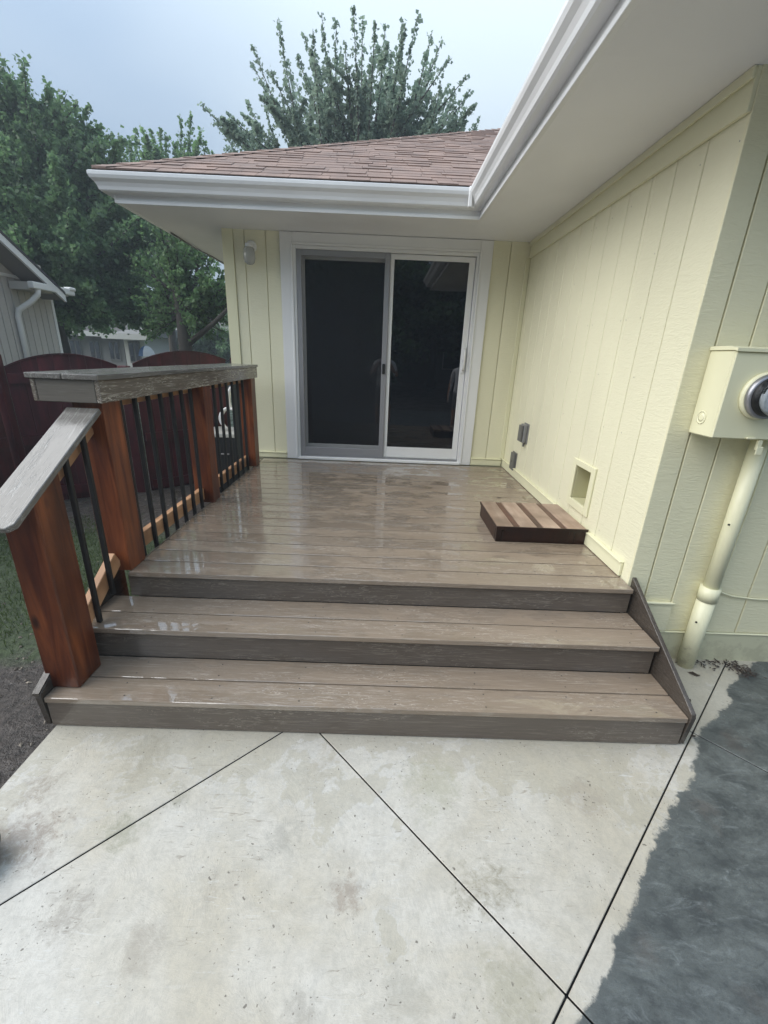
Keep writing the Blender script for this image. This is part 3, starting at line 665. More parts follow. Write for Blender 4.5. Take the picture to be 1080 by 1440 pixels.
# ------------------------------------------------------------------ railing
rail = root('deck_railing', (-1.34, 2.07, ZD), 'reddish wooden railing with black balusters and wide grey cap along the left deck edge', 'railing')
for x0, y0, y1, z0, z1 in ((-1.412, 1.998, 2.142, .475, 1.424), (-1.392, 3.105, 3.240, .475, 1.424), (-1.392, 4.245, 4.385, .475, 1.424)):
    bx('post', x0, x0 + (.140 if y0 < 3 else .136), y0, y1, z0, z1, POST, rail, bev=.006, seg=2)
prism('post', [(1.508, .156), (1.662, .156), (1.662, 1.012 + .577 * .154), (1.508, 1.012)], 0, -1.418, -1.278, POST, rail, bev=.005)
bx('cap_board', -1.548, -1.393, 1.938, 4.432, 1.426, 1.450, CAPB, rail, bev=.004, seg=2); bx('cap_board', -1.388, -1.233, 1.938, 4.432, 1.426, 1.450, CAPB, rail, bev=.004, seg=2)
bx('cap_fascia', -1.262, -1.241, 1.952, 4.42, 1.328, 1.4255, CAPF, rail); bx('cap_fascia', -1.541, -1.520, 1.952, 4.42, 1.328, 1.4255, CAPF, rail)
bx('cap_fascia', -1.519, -1.263, 1.953, 1.973, 1.328, 1.4255, CAPX, rail); bx('cap_fascia', -1.519, -1.263, 4.398, 4.419, 1.328, 1.4255, CAPX, rail)
for a, b in ((2.143, 3.104), (3.241, 4.244)):
    bx('top_rail', -1.372, -1.334, a, b, 1.285, 1.424, RAILW, rail); bx('bottom_rail', -1.362, -1.324, a, b, .50, .588, RAILW, rail)
    n = 7; st = (b - a) / n
    for k in range(n):
        y = a + st * (k + .42); bx('baluster', -1.3235, -1.302, y - .0105, y + .0105, .42, 1.38, BLK, rail, bev=.003)
# sloping hand rail over the steps
sl_ = (1.318 - .995) / (1.985 - 1.425); an = math.atan(sl_)
def slope_box(name, x0, x1, y0, y1, zc, th, mat, bev=.003, clipc=False):
    ym = (y0 + y1) / 2; zm = zc + sl_ * (ym - 1.985); ln = (y1 - y0) / math.cos(an)
    if clipc:
        bm = bmesh.new(); w_ = x1 - x0; c = .022
        o2 = [(-w_ / 2 + c, -ln / 2), (w_ / 2 - c, -ln / 2), (w_ / 2, -ln / 2 + c), (w_ / 2, ln / 2), (-w_ / 2, ln / 2), (-w_ / 2, -ln / 2 + c)]
        b = [bm.verts.new((x, y, -th / 2)) for x, y in o2]; t = [bm.verts.new((x, y, th / 2)) for x, y in o2]
        bm.faces.new(b[::-1]); bm.faces.new(t)
        for i in range(6): bm.faces.new((b[i], b[(i + 1) % 6], t[(i + 1) % 6], t[i]))
        bmesh.ops.bevel(bm, geom=bm.edges[:], offset=.003, segments=1, affect='EDGES')
        o = link(name, bm_mesh(bm, name), mat, rail, ((x0 + x1) / 2, ym, zm)); o.rotation_euler = (an, 0, 0); return o
    return bx(name, x0, x1, ym - ln / 2, ym + ln / 2, zm - th / 2, zm + th / 2, mat, rail, bev, rot=(an, 0, 0))
slope_box('hand_rail', -1.415, -1.268, 1.380, 1.975, 1.300, .026, CAPB, clipc=True)
slope_box('stair_top_rail', -1.372, -1.334, 1.668, 1.990, 1.222, .085, RAILW); slope_box('stair_bottom_rail', -1.362, -1.324, 1.668, 1.992, .545, .085, RAILW)
for y in (1.755, 1.885):
    bx('baluster', -1.3235, -1.302, y - .0105, y + .0105, .46 + sl_ * (y - 1.985), 1.27 + sl_ * (y - 1.985), BLK, rail, bev=.003)

# ------------------------------------------------------------------ wooden step on the deck
ws = root('wooden_step', (1.06, 2.8, ZD), 'low dark wooden step box with pale pinkish top slats on the deck', 'step')
x0, x1, y0, y1 = .760, 1.338, 2.560, 3.045; zt = .585
bx('front_board', x0, x1, y0, y0 + .03, ZD + .001, zt - .022, BOXF, ws); bx('back_board', x0, x1, y1 - .03, y1, ZD + .001, zt - .022, BOXF, ws)
bx('side_board', x0, x0 + .03, y0 + .031, y1 - .031, ZD + .001, zt - .022, BOXF, ws); bx('side_board', x1 - .03, x1, y0 + .031, y1 - .031, ZD + .001, zt - .022, BOXF, ws)
xx = x0 - .004
for k, wd in enumerate((.112, .040, .112, .040, .112, .040, .124)):
    bx('top_slat' if k % 2 == 0 else 'narrow_slat', xx + .001, xx + wd - .001, y0 - .006, y1 + .006, zt - .0215, zt - (0 if k % 2 == 0 else .004), BOXT if k % 2 == 0 else BOXS, ws, bev=.003); xx += wd
bx('top_edge', x0 - .006, x0 - .0045, y0 - .006, y1 + .006, zt - .0215, zt - .001, BOXF, ws, bev=0); bx('top_edge', x0 - .006, x1 + .006, y0 - .012, y0 - .0065, zt - .0215, zt - .001, BOXF, ws, bev=0)

# ------------------------------------------------------------------ maroon fence
def arch_fence(name, A, B, z0, zA, zB, rise, nb, label, rails=True):
    r = root(name, (A[0], A[1], z0), label, 'fence', 'maroon fence panels at the left yard edge')
    A, B = Vector((*A, 0)), Vector((*B, 0)); d = (B - A); Ln = d.length; u = d.normalized(); nrm = Vector((u.y, -u.x, 0))
    if nrm.dot(-((A + B) / 2)) < 0: nrm = -nrm
    def topz(s): t = s / Ln; return zA + (zB - zA) * t + rise * 4 * t * (1 - t)
    st = Ln / nb
    for k in range(nb):
        s0, s1 = k * st + .0008, (k + 1) * st - .0008; th = .02
        out = [(s0, z0), (s1, z0)] + [(s1 + (s0 - s1) * q / 3, topz(s1 + (s0 - s1) * q / 3)) for q in range(4)]
        vs = []
        for off in (0, th):
            for s, z in out: p = A + u * s + nrm * off; vs.append((p.x, p.y, z))
        n = len(out); fs = [tuple(range(n))[::-1], tuple(range(n, 2 * n))] + [(i, (i + 1) % n, (i + 1) % n + n, i + n) for i in range(n)]
        poly('fence_board', vs, fs, FENCE, r, loc=vs[0])
    if rails:
        for zz, h in ((min(zA, zB) - .055, .10), (.60, .095), (.02, .10)):
            vs = []
            for off in (.0205, .058):
                for s, z in ((.02, zz - h), (Ln - .02, zz - h), (Ln - .02, zz), (.02, zz)): p = A + u * s + nrm * off; vs.append((p.x, p.y, z + (zB - zA) * s / Ln * .4))
            poly('fence_rail', vs, [(0, 1, 2, 3)[::-1], (4, 5, 6, 7), (0, 1, 5, 4), (1, 2, 6, 5), (2, 3, 7, 6), (3, 0, 4, 7)], FENCE, r, loc=vs[0])
    # capping strip following the arch
    vs, fs = [], []; q = 14
    for i in range(q + 1):
        s = Ln * i / q
        for off, dz in ((-.008, 0.001), (.030, 0.001), (.030, .014), (-.008, .014)): p = A + u * s + nrm * off; vs.append((p.x, p.y, topz(s) + dz))
    for i in range(q):
        for k in range(4): a, b = i * 4 + k, i * 4 + (k + 1) % 4; fs.append((a, b, b + 4, a + 4))
    fs += [(3, 2, 1, 0), (q * 4, q * 4 + 1, q * 4 + 2, q * 4 + 3)]
    poly('fence_cap', vs, fs, FENCE, r)
    return r
zg = -.17
P0, P1, P2, P3 = (-3.93, 4.70), (-3.00, 5.10), (-2.86, 5.16), (-2.03, 5.80)
arch_fence('arched_fence', P0, P1, zg, 1.309, 1.351, .125, 7, 'maroon arched fence panel behind the near end of the grey railing cap')
arch_fence('arched_fence', P2, P3, zg, 1.371, 1.443, .120, 7, 'maroon arched fence panel below the forked tree trunk, next to the house')
arch_fence('arched_fence', (-4.02, 4.60), (-4.75, 2.6), zg, 1.39, 1.35, .14, 12, 'maroon fence panel at the far left turning towards the camera')
arch_fence('arched_fence', (-1.98, 5.86), (-1.60, 6.25), zg, 1.46, 1.47, .005, 3, 'narrow flat-topped maroon fence panel touching the house corner')
def fpost(x, y, z1, label):
    p = bx('fence_post', x - .05, x + .05, y - .05, y + .05, zg, z1, FENCE, None, bev=.012, seg=2); tag(p, label, 'fence post', 'maroon fence posts')
fpost(-3.99, 4.66, 1.44, 'maroon fence post at the far left corner of the fence'); fpost(-2.93, 5.11, 1.36, 'maroon fence post between the two arched fence panels')

# ------------------------------------------------------------------ things beside the house, seen between balusters
bn = root('dark_box', (-1.86, 5.30, zg), 'dark square box behind the black balusters beside the house corner', 'box')
bx('box_body', -2.10, -1.62, 5.05, 5.50, zg, .60, DKG, bn, bev=.02, seg=2); bx('box_lid', -2.12, -1.60, 5.03, 5.52, .603, .655, Mat('pale_lid', (.42, .42, .40), .4).m, bn, bev=.012, seg=2)
bx('box_handle', -1.90, -1.80, 5.025, 5.048, .40, .415, GREY, bn, bev=.003)
hs = root('garden_hose', (-1.85, 5.25, .66), 'white curved hose standing on the dark box lid beside the house', 'hose')
def arc(c, r, a0, a1, n=14, tilt=0): return [Vector((c[0] + r * math.cos(R_(a0 + (a1 - a0) * i / n)), c[1] + tilt * i / n, c[2] + r * math.sin(R_(a0 + (a1 - a0) * i / n)))) for i in range(n + 1)]
tube('hose_loop', arc((-1.80, 5.2, .80), .13, 250, 100, 14, .05), [.012 + .016 * math.sin(math.pi * i / 14) for i in range(15)], HOSE, hs)
tube('hose_loop', arc((-1.62, 5.2, 1.04), .20, 215, 120, 14, .05), [.010 + .016 * math.sin(math.pi * i / 14) for i in range(15)], HOSE, hs)
tube('hose_end', [(-1.80, 5.2, .925), (-1.74, 5.2, .90), (-1.70, 5.2, .93), (-1.685, 5.2, .99)], .018, HOSE, hs)
tube('hose_riser', [(-1.70, 5.2, 1.12), (-1.715, 5.21, 1.25), (-1.73, 5.22, 1.36)], .008, HOSE, hs)
pot = root('black_pot', (-1.268, .88, 0), 'round black pot on the patio, cut by the left picture edge', 'pot')
lathe('pot_body', [(.092, .0), (.100, .045), (.104, .055)], (-1.268, .88, .002), (0, 0, 1), DKG, pot, 32); lathe('pot_rim', [(.106, .056), (.110, .058), (.110, .070), (.104, .073), (.096, .070)], (-1.268, .88, .002), (0, 0, 1), BLK, pot, 32)

# ------------------------------------------------------------------ vegetation
def leaves_mesh(name, P, size, mat, parent, droop=.0, loc=(0, 0, 0)):
    P = np.asarray(P, float); n = len(P)
    a = rng.normal(size=(n, 3)); a[:, 2] -= droop; a /= np.linalg.norm(a, axis=1)[:, None]
    b = rng.normal(size=(n, 3)); b -= (b * a).sum(1)[:, None] * a; b /= np.linalg.norm(b, axis=1)[:, None]
    c = np.cross(a, b); s = size * (0.6 + .8 * rng.random(n))[:, None]
    P = P - np.array(loc)
    v = np.stack([P - a * s * .5, P + b * s * .42 - c * s * .12, P + a * s * .5, P - b * s * .42 - c * s * .12], 1).reshape(-1, 3)
    me = bpy.data.meshes.new(name); me.vertices.add(4 * n); me.vertices.foreach_set('co', v.astype(np.float32).ravel())
    idx = (np.arange(n)[:, None] * 4 + np.array([0, 1, 2, 0, 2, 3])).astype(np.int32).ravel()
    me.loops.add(6 * n); me.loops.foreach_set('vertex_index', idx)
    me.polygons.add(2 * n); me.polygons.foreach_set('loop_start', np.arange(0, 6 * n, 3, dtype=np.int32)); me.update(calc_edges=True)
    return link(name, me, mat, parent, loc)
def bez(a, b, c, n=9): return [a.lerp(b, t).lerp(b.lerp(c, t), t) for t in [i / n for i in range(n + 1)]]
def tree(name, label, base, trunk, tips, leaf, lsize, nleaf, rad, mat, r0=.2, group=None, up=.5, t0=.25, twigs=5):
    """trunk: list of points; tips: branch ends; leaves are spread in plumes round each branch and its twigs"""
    r = root(name, base, label, 'tree', group)
    tr = [Vector(base)] + [Vector(p) for p in trunk]; n = len(tr)
    tube('trunk', tr, [r0 * (1 - .6 * i / (n - 1)) for i in range(n)], BARK, r, 10)
    geo, LP = [], []
    for tip in tips:
        tip = Vector(tip); k = random.uniform(.35, 1.0) * (n - 1); i = min(int(k), n - 2); st = tr[i].lerp(tr[i + 1], k - i)
        if st.z > tip.z - .3: st = tr[max(1, n // 2)]
        ln = (tip - st).length
        mid = st.lerp(tip, .5); mid.z += -up * ln * .25 if tip.z > st.z else up * ln * .25
        mid += Vector((random.gauss(0, .05), random.gauss(0, .05), 0)) * ln
        bz = bez(st, mid, tip); geo.append(tube_geo(bz, [max(.006, r0 * .28 * (1 - j / 9.5)) for j in range(10)], 5, False))
        segs = [(bz, 1.0)]
        for q in range(twigs):
            t = random.uniform(.3, .9); j = int(t * 9); p = bz[j]; dr = (bz[j + 1] - bz[j]).normalized()
            e = p + (dr * random.uniform(.3, .8) + Vector((random.gauss(0, .5), random.gauss(0, .5), random.gauss(.15, .3)))) * rad * 2.4
            tw = bez(p, p.lerp(e, .5) + Vector((0, 0, .05)), e, 4); geo.append(tube_geo(tw, [.012, .009, .007, .005, .003], 3, False)); segs.append((tw, .55))
        for sg, wt in segs:
            m_ = int(nleaf * wt * ln / 3.0) + 4; A = np.array([list(p) for p in sg]); q = t0 + (1 - t0) * rng.random(m_) if wt == 1 else rng.random(m_)
            f = q * (len(A) - 1); i0 = np.minimum(f.astype(int), len(A) - 2); w_ = (f - i0)[:, None]; pt = A[i0] * (1 - w_) + A[i0 + 1] * w_
            rr = rad * wt * (1.15 - .8 * q)[:, None] * (.35 + .65 * np.abs(np.sin(q * 23 + ln))[:, None])
            LP.append(pt + rng.normal(size=(m_, 3)) * rr * .72)
    join_geo('limbs', geo, BARK, r)
    leaves_mesh('crown', np.concatenate(LP), lsize, mat, r, .35, base)
    return r
def lobes(L, per):
    out = []
    for (px, py, y, rx) in L:
        c = at(px, py, y)
        for k in range(per):
            v = Vector(rng.normal(size=3)).normalized() * rx * random.uniform(.6, 1.05); v.z *= .85; out.append(c + v)
    return out
# silver maple with upright fingers behind the roof
tp = [(355, 65), (390, 27), (427, 47), (440, 43), (452, 18), (473, 30), (497, 10), (510, 27), (528, 30), (542, 33), (567, 27), (587, 23), (608, 43), (622, 55), (633, 82), (658, 105), (662, 125),
      (675, 163), (418, 77), (347, 143), (370, 142), (283, 148), (325, 178), (400, 110), (460, 80), (485, 60), (520, 90), (550, 70), (575, 95), (600, 90), (500, 130), (540, 140), (450, 130), (620, 120), (640, 150), (380, 100), (570, 150), (430, 110), (480, 150), (600, 150), (300, 172), (320, 160), (335, 190), (355, 175), (372, 185), (395, 150), (412, 165), (628, 160), (650, 165), (662, 150), (640, 130), (610, 165), (585, 120), (505, 160), (465, 110)]
yb = 13.0
tps = [at(x, y, yb + random.uniform(-1.3, 1.3)) for x, y in tp] + [at(x + random.uniform(-30, 30), y + random.uniform(20, 90), yb + random.uniform(-1, 2.5)) for x, y in tp[::1]]
bt = at(505, 300, yb)
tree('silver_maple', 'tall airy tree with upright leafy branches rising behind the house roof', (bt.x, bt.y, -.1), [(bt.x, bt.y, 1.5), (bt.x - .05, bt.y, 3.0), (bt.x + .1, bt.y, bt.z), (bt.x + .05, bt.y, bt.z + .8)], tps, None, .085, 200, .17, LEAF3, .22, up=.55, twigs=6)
# pale feathery tree left of it
tp = [(178, 200), (190, 180), (200, 178), (212, 182), (225, 180), (235, 190), (255, 165), (268, 160), (283, 180), (290, 200), (300, 215), (245, 200), (170, 215), (215, 205), (275, 200), (160, 225)]
bt = at(225, 330, 17)
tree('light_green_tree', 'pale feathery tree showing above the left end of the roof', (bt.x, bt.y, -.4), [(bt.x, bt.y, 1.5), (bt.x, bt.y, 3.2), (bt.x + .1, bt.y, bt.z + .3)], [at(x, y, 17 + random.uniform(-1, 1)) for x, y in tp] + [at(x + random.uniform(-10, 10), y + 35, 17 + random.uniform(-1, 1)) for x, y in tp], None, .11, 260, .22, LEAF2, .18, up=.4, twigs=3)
# the big dark tree on the left
LB = [(-60, 150, 12, 2.0), (20, 150, 12, 1.5), (70, 175, 12.4, 1.2), (108, 192, 12.3, 1.0), (60, 150, 12.3, 1.0), (150, 235, 12.3, .9), (-40, 260, 11.5, 2.2), (50, 260, 11.5, 1.9), (128, 255, 12, 1.3), (172, 262, 12.2, .85), (205, 290, 12.2, .8), (90, 330, 11, 1.8), (150, 335, 11.4, 1.3), (20, 360, 12, 2.0), (110, 400, 11.2, 1.6), (170, 405, 11.6, 1.2), (60, 430, 12.5, 1.6), (150, 445, 12.6, 1.2), (215, 445, 12.6, .9), (-140, 250, 12, 2.5)]
bt = at(85, 500, 12)
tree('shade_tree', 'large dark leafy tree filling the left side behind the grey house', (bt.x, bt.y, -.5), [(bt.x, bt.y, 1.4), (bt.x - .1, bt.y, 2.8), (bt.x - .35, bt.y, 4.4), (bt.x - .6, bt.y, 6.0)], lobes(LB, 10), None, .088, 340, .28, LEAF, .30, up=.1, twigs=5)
# forked tree beside the house
LB = [(235, 345, 10.5, .55), (270, 360, 10.5, .6), (310, 385, 10.5, .7), (215, 380, 11, .6), (285, 410, 10.5, .7), (240, 430, 11, .7), (320, 430, 10.5, .7), (300, 455, 10.6, .6), (215, 460, 11, .6), (345, 400, 10.6, .7)]
bt = at(260, 500, 10.5); f1, f2 = at(248, 405, 10.5), at(235, 335, 10.5); f3, f4 = at(272, 420, 10.5), at(278, 370, 10.5)
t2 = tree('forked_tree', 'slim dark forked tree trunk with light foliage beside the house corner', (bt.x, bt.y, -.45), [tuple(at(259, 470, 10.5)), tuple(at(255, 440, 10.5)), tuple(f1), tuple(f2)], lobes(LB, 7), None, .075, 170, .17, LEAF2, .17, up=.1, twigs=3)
tube('limb', [at(257, 455, 10.5), f3, f4], [.085, .06, .03], BARK, t2); tube('limb', [at(262, 486, 10.5), at(300, 455, 10.2), at(330, 425, 10.0)], [.07, .05, .03], BARK, t2)
# a belt of further trees, closing the gaps below the crowns
tmpl = tree('background_tree', 'dark tree in the belt beyond the fence, farthest left', (0, 0, 0), [(0, 0, 2), (0, 0, 3.5), (.1, 0, 5)], [Vector((rng.normal() * 2.2, rng.normal() * 2.2, 4.2 + rng.normal() * 1.6)) for k in range(90)], None, .24, 60, .5, LEAF, .25, group='trees beyond the neighbouring yards', up=.1, twigs=3)
def copy_tree(o, loc, rz_, s, label):
    r = o.copy(); C.objects.link(r); r.location = loc; r.rotation_euler = (0, 0, rz_); r.scale = (s, s, s); r['label'] = label
    for ch in list(o.children): c = ch.copy(); C.objects.link(c); c.parent = r
    return r
tmpl.location = (-27, 27, -.4); tmpl.scale = (.7, .7, .7)
for (x, y, s, lab) in ((-19.5, 25, .55, 'dark tree beyond the fence between the grey house and the far house'), (-13.2, 27, .55, 'dark tree beyond the far house roof'), (-8.6, 24, .55, 'dark tree seen behind the forked trunk'),
                      (-5.0, 25, .5, 'tree far behind the left end of the roof'), (-7.5, -15.5, 1.05, 'tree behind the camera mirrored in the left of the door'), (-2.4, -14, 1.1, 'tree behind the camera mirrored near the middle of the door'),
                      (2.8, -17, 1.1, 'tree behind the camera mirrored in the right of the door'), (8.5, -14, 1.1, 'tree behind the camera at the right'), (-14, -8, 1.0, 'tree behind the camera at the far left')):
    copy_tree(tmpl, (x, y, -.4), random.random() * 6, s, lab)

# grass blades and mud chips at the left
def scatter_pts(n, f, x0=-4.2, x1=-1.44, y0=.2, y1=5.2):
    x = x0 + (x1 - x0) * rng.random(n); y = y0 + (y1 - y0) * rng.random(n); k = f(x, y) > rng.random(n); return x[k], y[k]
def gdens(x, y):
    w_ = .45 * np.sin(x * 3.1 + 1) * np.sin(y * 2.7) + .25 * np.sin(x * 9 + y * 7)
    return np.clip((y - 1.95 + w_ * .5) * 3, 0, 1) * np.clip((3.9 - y + w_) * 2, 0.03, 1) * np.clip(.75 + w_, .1, 1)
x, y = scatter_pts(42000, gdens); n = len(x)
b = np.stack([x, y, np.array([gz(a, c) for a, c in zip(x, y)])], 1); h = (.018 + .035 * rng.random(n)); an_ = rng.random(n) * 6.28; ln_ = rng.normal(size=(n, 2)) * .016
d_ = np.stack([np.cos(an_), np.sin(an_), 0 * an_], 1) * .0028
tip_ = b + np.stack([ln_[:, 0], ln_[:, 1], h], 1)
V = np.stack([b - d_, b + d_, tip_], 1).reshape(-1, 3); me = bpy.data.meshes.new('grass'); me.from_pydata(V.tolist(), [], (np.arange(n)[:, None] * 3 + np.array([0, 1, 2])).tolist())
tag(link('grass', me, GRASS), 'short patchy green grass left of the deck posts', 'grass', kind='stuff')
def mdens(x, y): return np.where(y < 2.3, .8, np.where(y > 3.7, .8, .12))
x, y = scatter_pts(3200, mdens, -4.0, -1.40, .6, 5.0)
pc = []
for a, c in zip(x, y):
    z = gz(a, c) + .003; s = .004 + .014 * random.random() ** 2; t = random.random() * 6.28; e = .3 + .5 * random.random(); ca, sa = math.cos(t) * s, math.sin(t) * s
    pc.append(([(a + ca, c + sa, z), (a - sa * e, c + ca * e, z + s * .3), (a - ca, c - sa, z), (a + sa * e, c - ca * e, z + s * .1), (a, c, z + s * .6)], [(0, 1, 4), (1, 2, 4), (2, 3, 4), (3, 0, 4)]))
tag(join_geo('wood_chips', pc, CHIP), 'small stones and wood chips on the wet mud left of the steps', 'wood chips', kind='stuff')
# twigs and leaves at the wall foot
pc = []
for k in range(70):
    c = Vector((2.06 + rng.normal() * .035, 1.965 + rng.normal() * .03, .004 + random.random() * .012)); t = random.random() * 6.28; l = random.uniform(.015, .055); u = Vector((math.cos(t), math.sin(t), random.uniform(-.1, .35))); s = Vector((-u.y, u.x, 0)) * random.uniform(.002, .006)
    pc.append(([c - u * l * .5, c + s, c + u * l * .5, c - s, c + Vector((0, 0, .004))], [(0, 1, 4), (1, 2, 4), (2, 3, 4), (3, 0, 4)]))
tag(join_geo('leaf_litter', pc, DEAD), 'clump of dark dead leaves and twigs on the joint near the right wall', 'leaf litter', kind='stuff')
pc = []
for k in range(150):
    c = Vector((random.choice([1.62, 1.70, 1.60, 1.88, 2.0]) + rng.normal() * .05, 2.035 - abs(rng.normal()) * .03, .003 + random.random() * .01)); t = random.random() * 6.28; l = random.uniform(.006, .03); u = Vector((math.cos(t), math.sin(t), .1)); s = Vector((-u.y, u.x, 0)) * .004
    pc.append(([c - u * l * .5, c + s, c + u * l * .5, c - s, c + Vector((0, 0, .004))], [(0, 1, 4), (1, 2, 4), (2, 3, 4), (3, 0, 4)]))
tag(join_geo('wall_debris', pc, DEAD), 'dark crumbs of dirt and leaves along the foot of the near wall', 'debris', kind='stuff')
def leafobj(x, y, z, s, t, label):
    u = Vector((math.cos(t), math.sin(t), 0)) * s; v = Vector((-math.sin(t), math.cos(t), 0)) * s * .45; c = Vector((x, y, z + .003)); up = Vector((0, 0, s * .18))
    tag(poly('fallen_leaf', [c - u, c - u * .2 + v + up, c + u * .5 + v * .7, c + u + up, c + u * .4 - v, c - u * .4 - v + up, c + up * .5], [(0, 1, 6), (1, 2, 6), (2, 3, 6), (3, 4, 6), (4, 5, 6), (5, 0, 6)], DEAD, loc=c), label, 'leaf')
leafobj(1.02, 3.50, ZD, .022, .2, 'small dark leaf lying on the deck behind the wooden step')
leafobj(1.76, 1.92, 0, .030, -.5, 'dark fallen leaf on the cream patio beside the right skirt, nearest the wall')
leafobj(1.60, 1.72, 0, .016, .7, 'tiny dark leaf on the patio halfway along the right skirt board')
leafobj(1.47, 1.50, 0, .013, .1, 'tiny dark leaf beside the crossing of two patio joints')

# ------------------------------------------------------------------ neighbouring houses
nh = root('neighbour_house', (-6.4, 8.4, -.3), 'grey beige neighbour house with vertical siding and white downspout at left', 'house')
bx('wall', -9.4, -6.43, 4.5, 9.03, -.4, 2.9, NSID, nh, bev=0)
for k in range(31): bx('siding_plank', -6.425, -6.40, 9.05 - .15 * (k + 1) + .012, 9.05 - .15 * k - .004, -.4, 2.62 + (.0 if k < 7 else 0), NSID, nh, bev=.004)
bx('corner_board', -6.46, -6.385, 9.055, 9.12, -.4, 2.60, NTRM, nh)
poly('gable_wall', [(-6.40, 9.05, 2.62), (-6.40, 4.4, 2.62), (-6.40, 4.4, 4.9), (-6.45, 9.05, 2.62), (-6.45, 4.4, 2.62), (-6.45, 4.4, 4.9)], [(0, 1, 2), (5, 4, 3), (0, 2, 5, 3), (0, 3, 4, 1), (1, 4, 5, 2)], NSID, nh)
bx('trim_board', -6.398, -6.38, 4.4, 9.05, 2.58, 2.63, NTRM, nh)
# rake: descends towards +y
def rk(y): return 3.10 + .585 * (7.63 - y)
def rake(name, x0, x1, t0, t1, mat): prism(name, [(8.85, rk(8.85) + t0), (4.2, rk(4.2) + t0), (4.2, rk(4.2) + t1), (8.85, rk(8.85) + t1)], 0, x0, x1, mat, nh)
rake('rake_trim', -5.99, -5.95, -.10, .02, NTRM); rake('rake_soffit', -6.45, -5.995, -.07, -.05, NSOF); rake('roof', -9.4, -5.94, .025, .07, NROOF)
bx('eave_box', -6.38, -6.06, 8.12, 9.1, 2.40, 2.52, NSID, nh)
bx('gutter', -6.055, -5.95, 8.10, 9.14, 2.42, 2.53, NTRM, nh, bev=.02, seg=2)
bx('gutter_end', -6.07, -5.93, 9.00, 9.16, 2.50, 2.56, NTRM, nh, bev=.015)
tube('downspout', [(-6.0, 8.25, 2.44), (-6.02, 8.25, 2.34), (-6.12, 8.2, 2.22), (-6.30, 8.12, 2.08), (-6.345, 8.12, 1.98), (-6.345, 8.12, -.2)], .045, NTRM, nh, 8)

def far_house(name, px0, px1, y, zt, label, wm, roofm, nwin, rise=1.2):
    a, b = at(px0, 500, y), at(px1, 500, y); r = root(name, ((a.x + b.x) / 2, y, -.6), label, 'house', 'houses beyond the fence')
    bx('wall', a.x, b.x, y, y + 6, -.6, zt, wm, r, bev=0)
    prism('roof', [(y - .6, zt), (y + 6.6, zt), (y + 3, zt + rise)], 0, a.x - .5, b.x + .5, roofm, r)
    bx('fascia', a.x - .5, b.x + .5, y - .64, y - .6, zt - .15, zt + .06, FARL, r, bev=0)
    for k in range(nwin):
        x = a.x + (b.x - a.x) * (k + .5) / nwin; wd = (b.x - a.x) / nwin * .28
        f = bx('window', x - wd, x + wd, y - .05, y - .002, .9, 1.75, FARW, r, bev=0)
        for s in (-1, 1): bx('pane', x + (s - 1) * wd / 2 + .04, x + (s + 1) * wd / 2 - .04, y - .07, y - .052, .97, 1.68, GLASS, f, bev=0)
    return r
far_house('far_house', 96, 176, 21, 2.05, 'low grey house with dark windows glimpsed under the big tree', FARW, NROOF, 3, 1.0)
far_house('pale_shed', 177, 205, 19, 1.95, 'small pale shed between the two arched fence panels', FARL, FARW, 1, .5)
far_house('pale_house', 282, 345, 24, 2.6, 'pale house seen through branches beside the yellow house corner', FARL, FARW, 2, 1.6)
um = root('patio_umbrella', tuple(at(205, 520, 12)), 'white and blue folded-dome patio umbrella above the gap in the fence', 'umbrella')
uc = at(205, 486, 12)
tube('pole', [(uc.x, uc.y, -.5), (uc.x, uc.y, uc.z - .02)], .02, GREY, um)
for k in range(8):
    a0, a1 = 2 * math.pi * k / 8, 2 * math.pi * (k + 1) / 8; vs = []
    for i in range(6):
        t = i / 5; rr = .21 * math.sin(t * 1.45); z = uc.z - .30 * (1 - math.cos(t * 1.45))
        vs += [(uc.x + rr * math.cos(a0), uc.y + rr * math.sin(a0), z), (uc.x + rr * math.cos(a1), uc.y + rr * math.sin(a1), z)]
    poly('canopy_panel', vs, [(2 * i, 2 * i + 2, 2 * i + 3, 2 * i + 1) for i in range(5)], UMBB if k == 5 else UMB, um)

# building and fence behind the camera (mirrored in the door glass)
bh = root('rear_house', (2, -22, 0), 'brown roofed house behind the camera mirrored faintly in the door', 'house')
bx('wall', -7, 9, -27, -22, -.1, 2.6, FARW, bh, bev=0); prism('roof', [(-21.4, 2.5), (-27.6, 2.5), (-24.5, 4.6)], 0, -7.6, 9.6, NROOF, bh)
for x in (-4, 0, 4): f = bx('window', x, x + 1.3, -21.99, -21.95, .9, 2.0, NTRM, bh, bev=0); bx('pane', x + .07, x + 1.23, -21.945, -21.93, .97, 1.93, GLASS, f, bev=0)

# ------------------------------------------------------------------ people mirrored in the glass
def body(name, label, pts, edges, rad, clothes, mats, loc):
    me = bpy.data.meshes.new(name); me.from_pydata(pts, edges, []); o = bpy.data.objects.new('tmp', me); C.objects.link(o)
    sk = o.modifiers.new('s', 'SKIN')
    for v, r_ in zip(me.skin_vertices[0].data, rad): v.radius = (r_, r_) if not hasattr(r_, '__len__') else r_
    me.skin_vertices[0].data[0].use_root = True
    o.modifiers.new('u', 'SUBSURF').levels = 2
    dg = bpy.context.evaluated_depsgraph_get(); me2 = bpy.data.meshes.new_from_object(o.evaluated_get(dg)); bpy.data.objects.remove(o)
    for m in mats: me2.materials.append(m)
    for p in me2.polygons: p.material_index = clothes(p.center); p.use_smooth = True
    ob = bpy.data.objects.new(name, me2); C.objects.link(ob); ob.location = loc; tag(ob, label, 'person', 'people mirrored in the door glass'); return ob
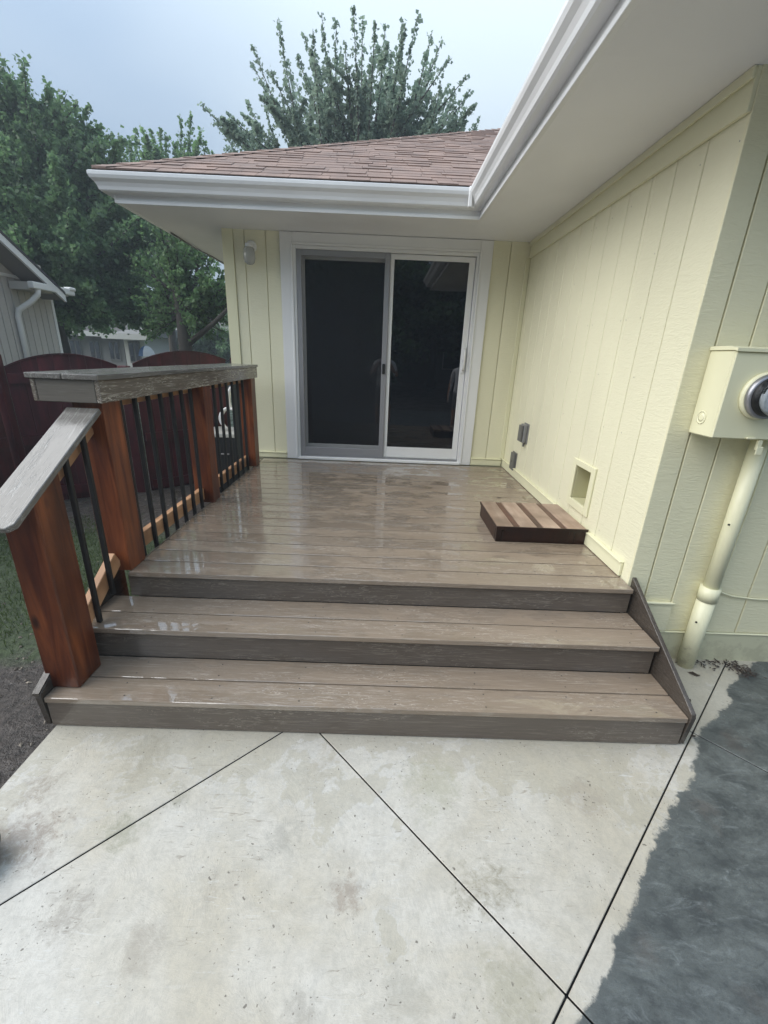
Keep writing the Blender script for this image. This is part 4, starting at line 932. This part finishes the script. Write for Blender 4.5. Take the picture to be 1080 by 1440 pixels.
SKIN = Mat('skin', (.42, .24, .17), .55).m; SHIRT = Mat('white_shirt', (.82, .84, .88), .8).m; SHORT = Mat('grey_shorts', (.22, .22, .23), .8).m; HAIR = Mat('dark_hair', (.02, .014, .01), .6).m; SHOE = Mat('dark_shoes', (.03, .03, .03), .6).m
def person(name, label, loc, armsup, s=1.0):
    P = [(0, 0, .95), (0, 0, 1.12), (0, 0, 1.32), (0, .0, 1.46), (0, .0, 1.53), (0, .01, 1.62), (0, .015, 1.72), (0, 0, 1.79)]
    E = [(0, 1), (1, 2), (2, 3), (3, 4), (4, 5), (5, 6), (6, 7)]; R = [(.165, .12), (.15, .11), (.17, .115), (.13, .09), .055, .078, .092, .06]
    for sx in (-1, 1):
        b0 = len(P); P += [(sx * .10, 0, .86), (sx * .115, 0, .50), (sx * .12, .01, .28), (sx * .125, 0, .08), (sx * .135, .13, .035)]; R += [.095, .062, .058, .042, .04]
        E += [(0, b0), (b0, b0 + 1), (b0 + 1, b0 + 2), (b0 + 2, b0 + 3), (b0 + 3, b0 + 4)]
        b1 = len(P)
        arm = [(sx * .19, 0, 1.44), (sx * .27, .02, 1.18), (sx * .16, .19, 1.36), (sx * .075, .23, 1.47)] if armsup else [(sx * .19, 0, 1.44), (sx * .25, -.01, 1.15), (sx * .26, .05, .90), (sx * .25, .08, .80)]
        P += arm; R += [.062, .045, .036, .034]; E += [(3, b1), (b1, b1 + 1), (b1 + 1, b1 + 2), (b1 + 2, b1 + 3)]
        ph = arm[3]; dv = Vector(arm[3]) - Vector(arm[2]); dv.normalize()
        for q in range(4):
            i = len(P); o_ = Vector((0, 0, (q - 1.5) * .018)) if armsup else Vector((0, (q - 1.5) * .018, 0)); P += [tuple(Vector(ph) + dv * .04 + o_), tuple(Vector(ph) + dv * (.075 + .008 * (q in (1, 2))) + o_ + Vector((-sx * .012, 0, 0)))]; R += [.010, .008]; E += [(b1 + 3, i), (i, i + 1)]
    def cl(c):
        if c.z > 1.70 and (c.y < .05 or c.z > 1.76): return 3
        if c.z > 1.52: return 0
        if c.z < .10: return 4
        if c.z < .58: return 0
        if c.z < .98 and abs(c.x) < .23: return 2
        if abs(c.x) > .245 and c.z < 1.30 or c.y > .13: return 0
        return 1
    return body(name, label, P, E, R, cl, [SKIN, SHIRT, SHORT, HAIR, SHOE], loc)
p1 = person('person', 'person in white shirt and grey shorts mirrored in the middle of the door', (0, -.30, 0), True)
p2 = person('person', 'person in white shirt and dark shorts mirrored at the right edge of the door', (1.66, -.2, 0), False); p2.scale = (.93, .93, .93); p2.rotation_euler = (0, 0, .5)


# ------------------------------------------------------------------ haze volume, added to veil the trees in place of lens glare
hz = bpy.data.materials.new('veil_haze'); hz.use_nodes = True; hz.node_tree.nodes.clear()
pv = hz.node_tree.nodes.new('ShaderNodeVolumePrincipled'); pv.inputs['Color'].default_value = (.80, .92, 1.0, 1); pv.inputs['Density'].default_value = .0042; pv.inputs['Anisotropy'].default_value = .2
ho = hz.node_tree.nodes.new('ShaderNodeOutputMaterial'); hz.node_tree.links.new(pv.outputs[0], ho.inputs['Volume'])
me = bpy.data.meshes.new('haze'); X0, X1, Y0, Y1, Z0, Z1 = -95, 95, -65, 245, -1.6, 12.5
me.from_pydata([(x, y, z) for z in (Z0, Z1) for y in (Y0, Y1) for x in (X0, X1)], [], [(0, 2, 3, 1), (4, 5, 7, 6), (0, 1, 5, 4), (2, 6, 7, 3), (0, 4, 6, 2), (1, 3, 7, 5)])
tag(link('haze', me, hz), kind='stuff')
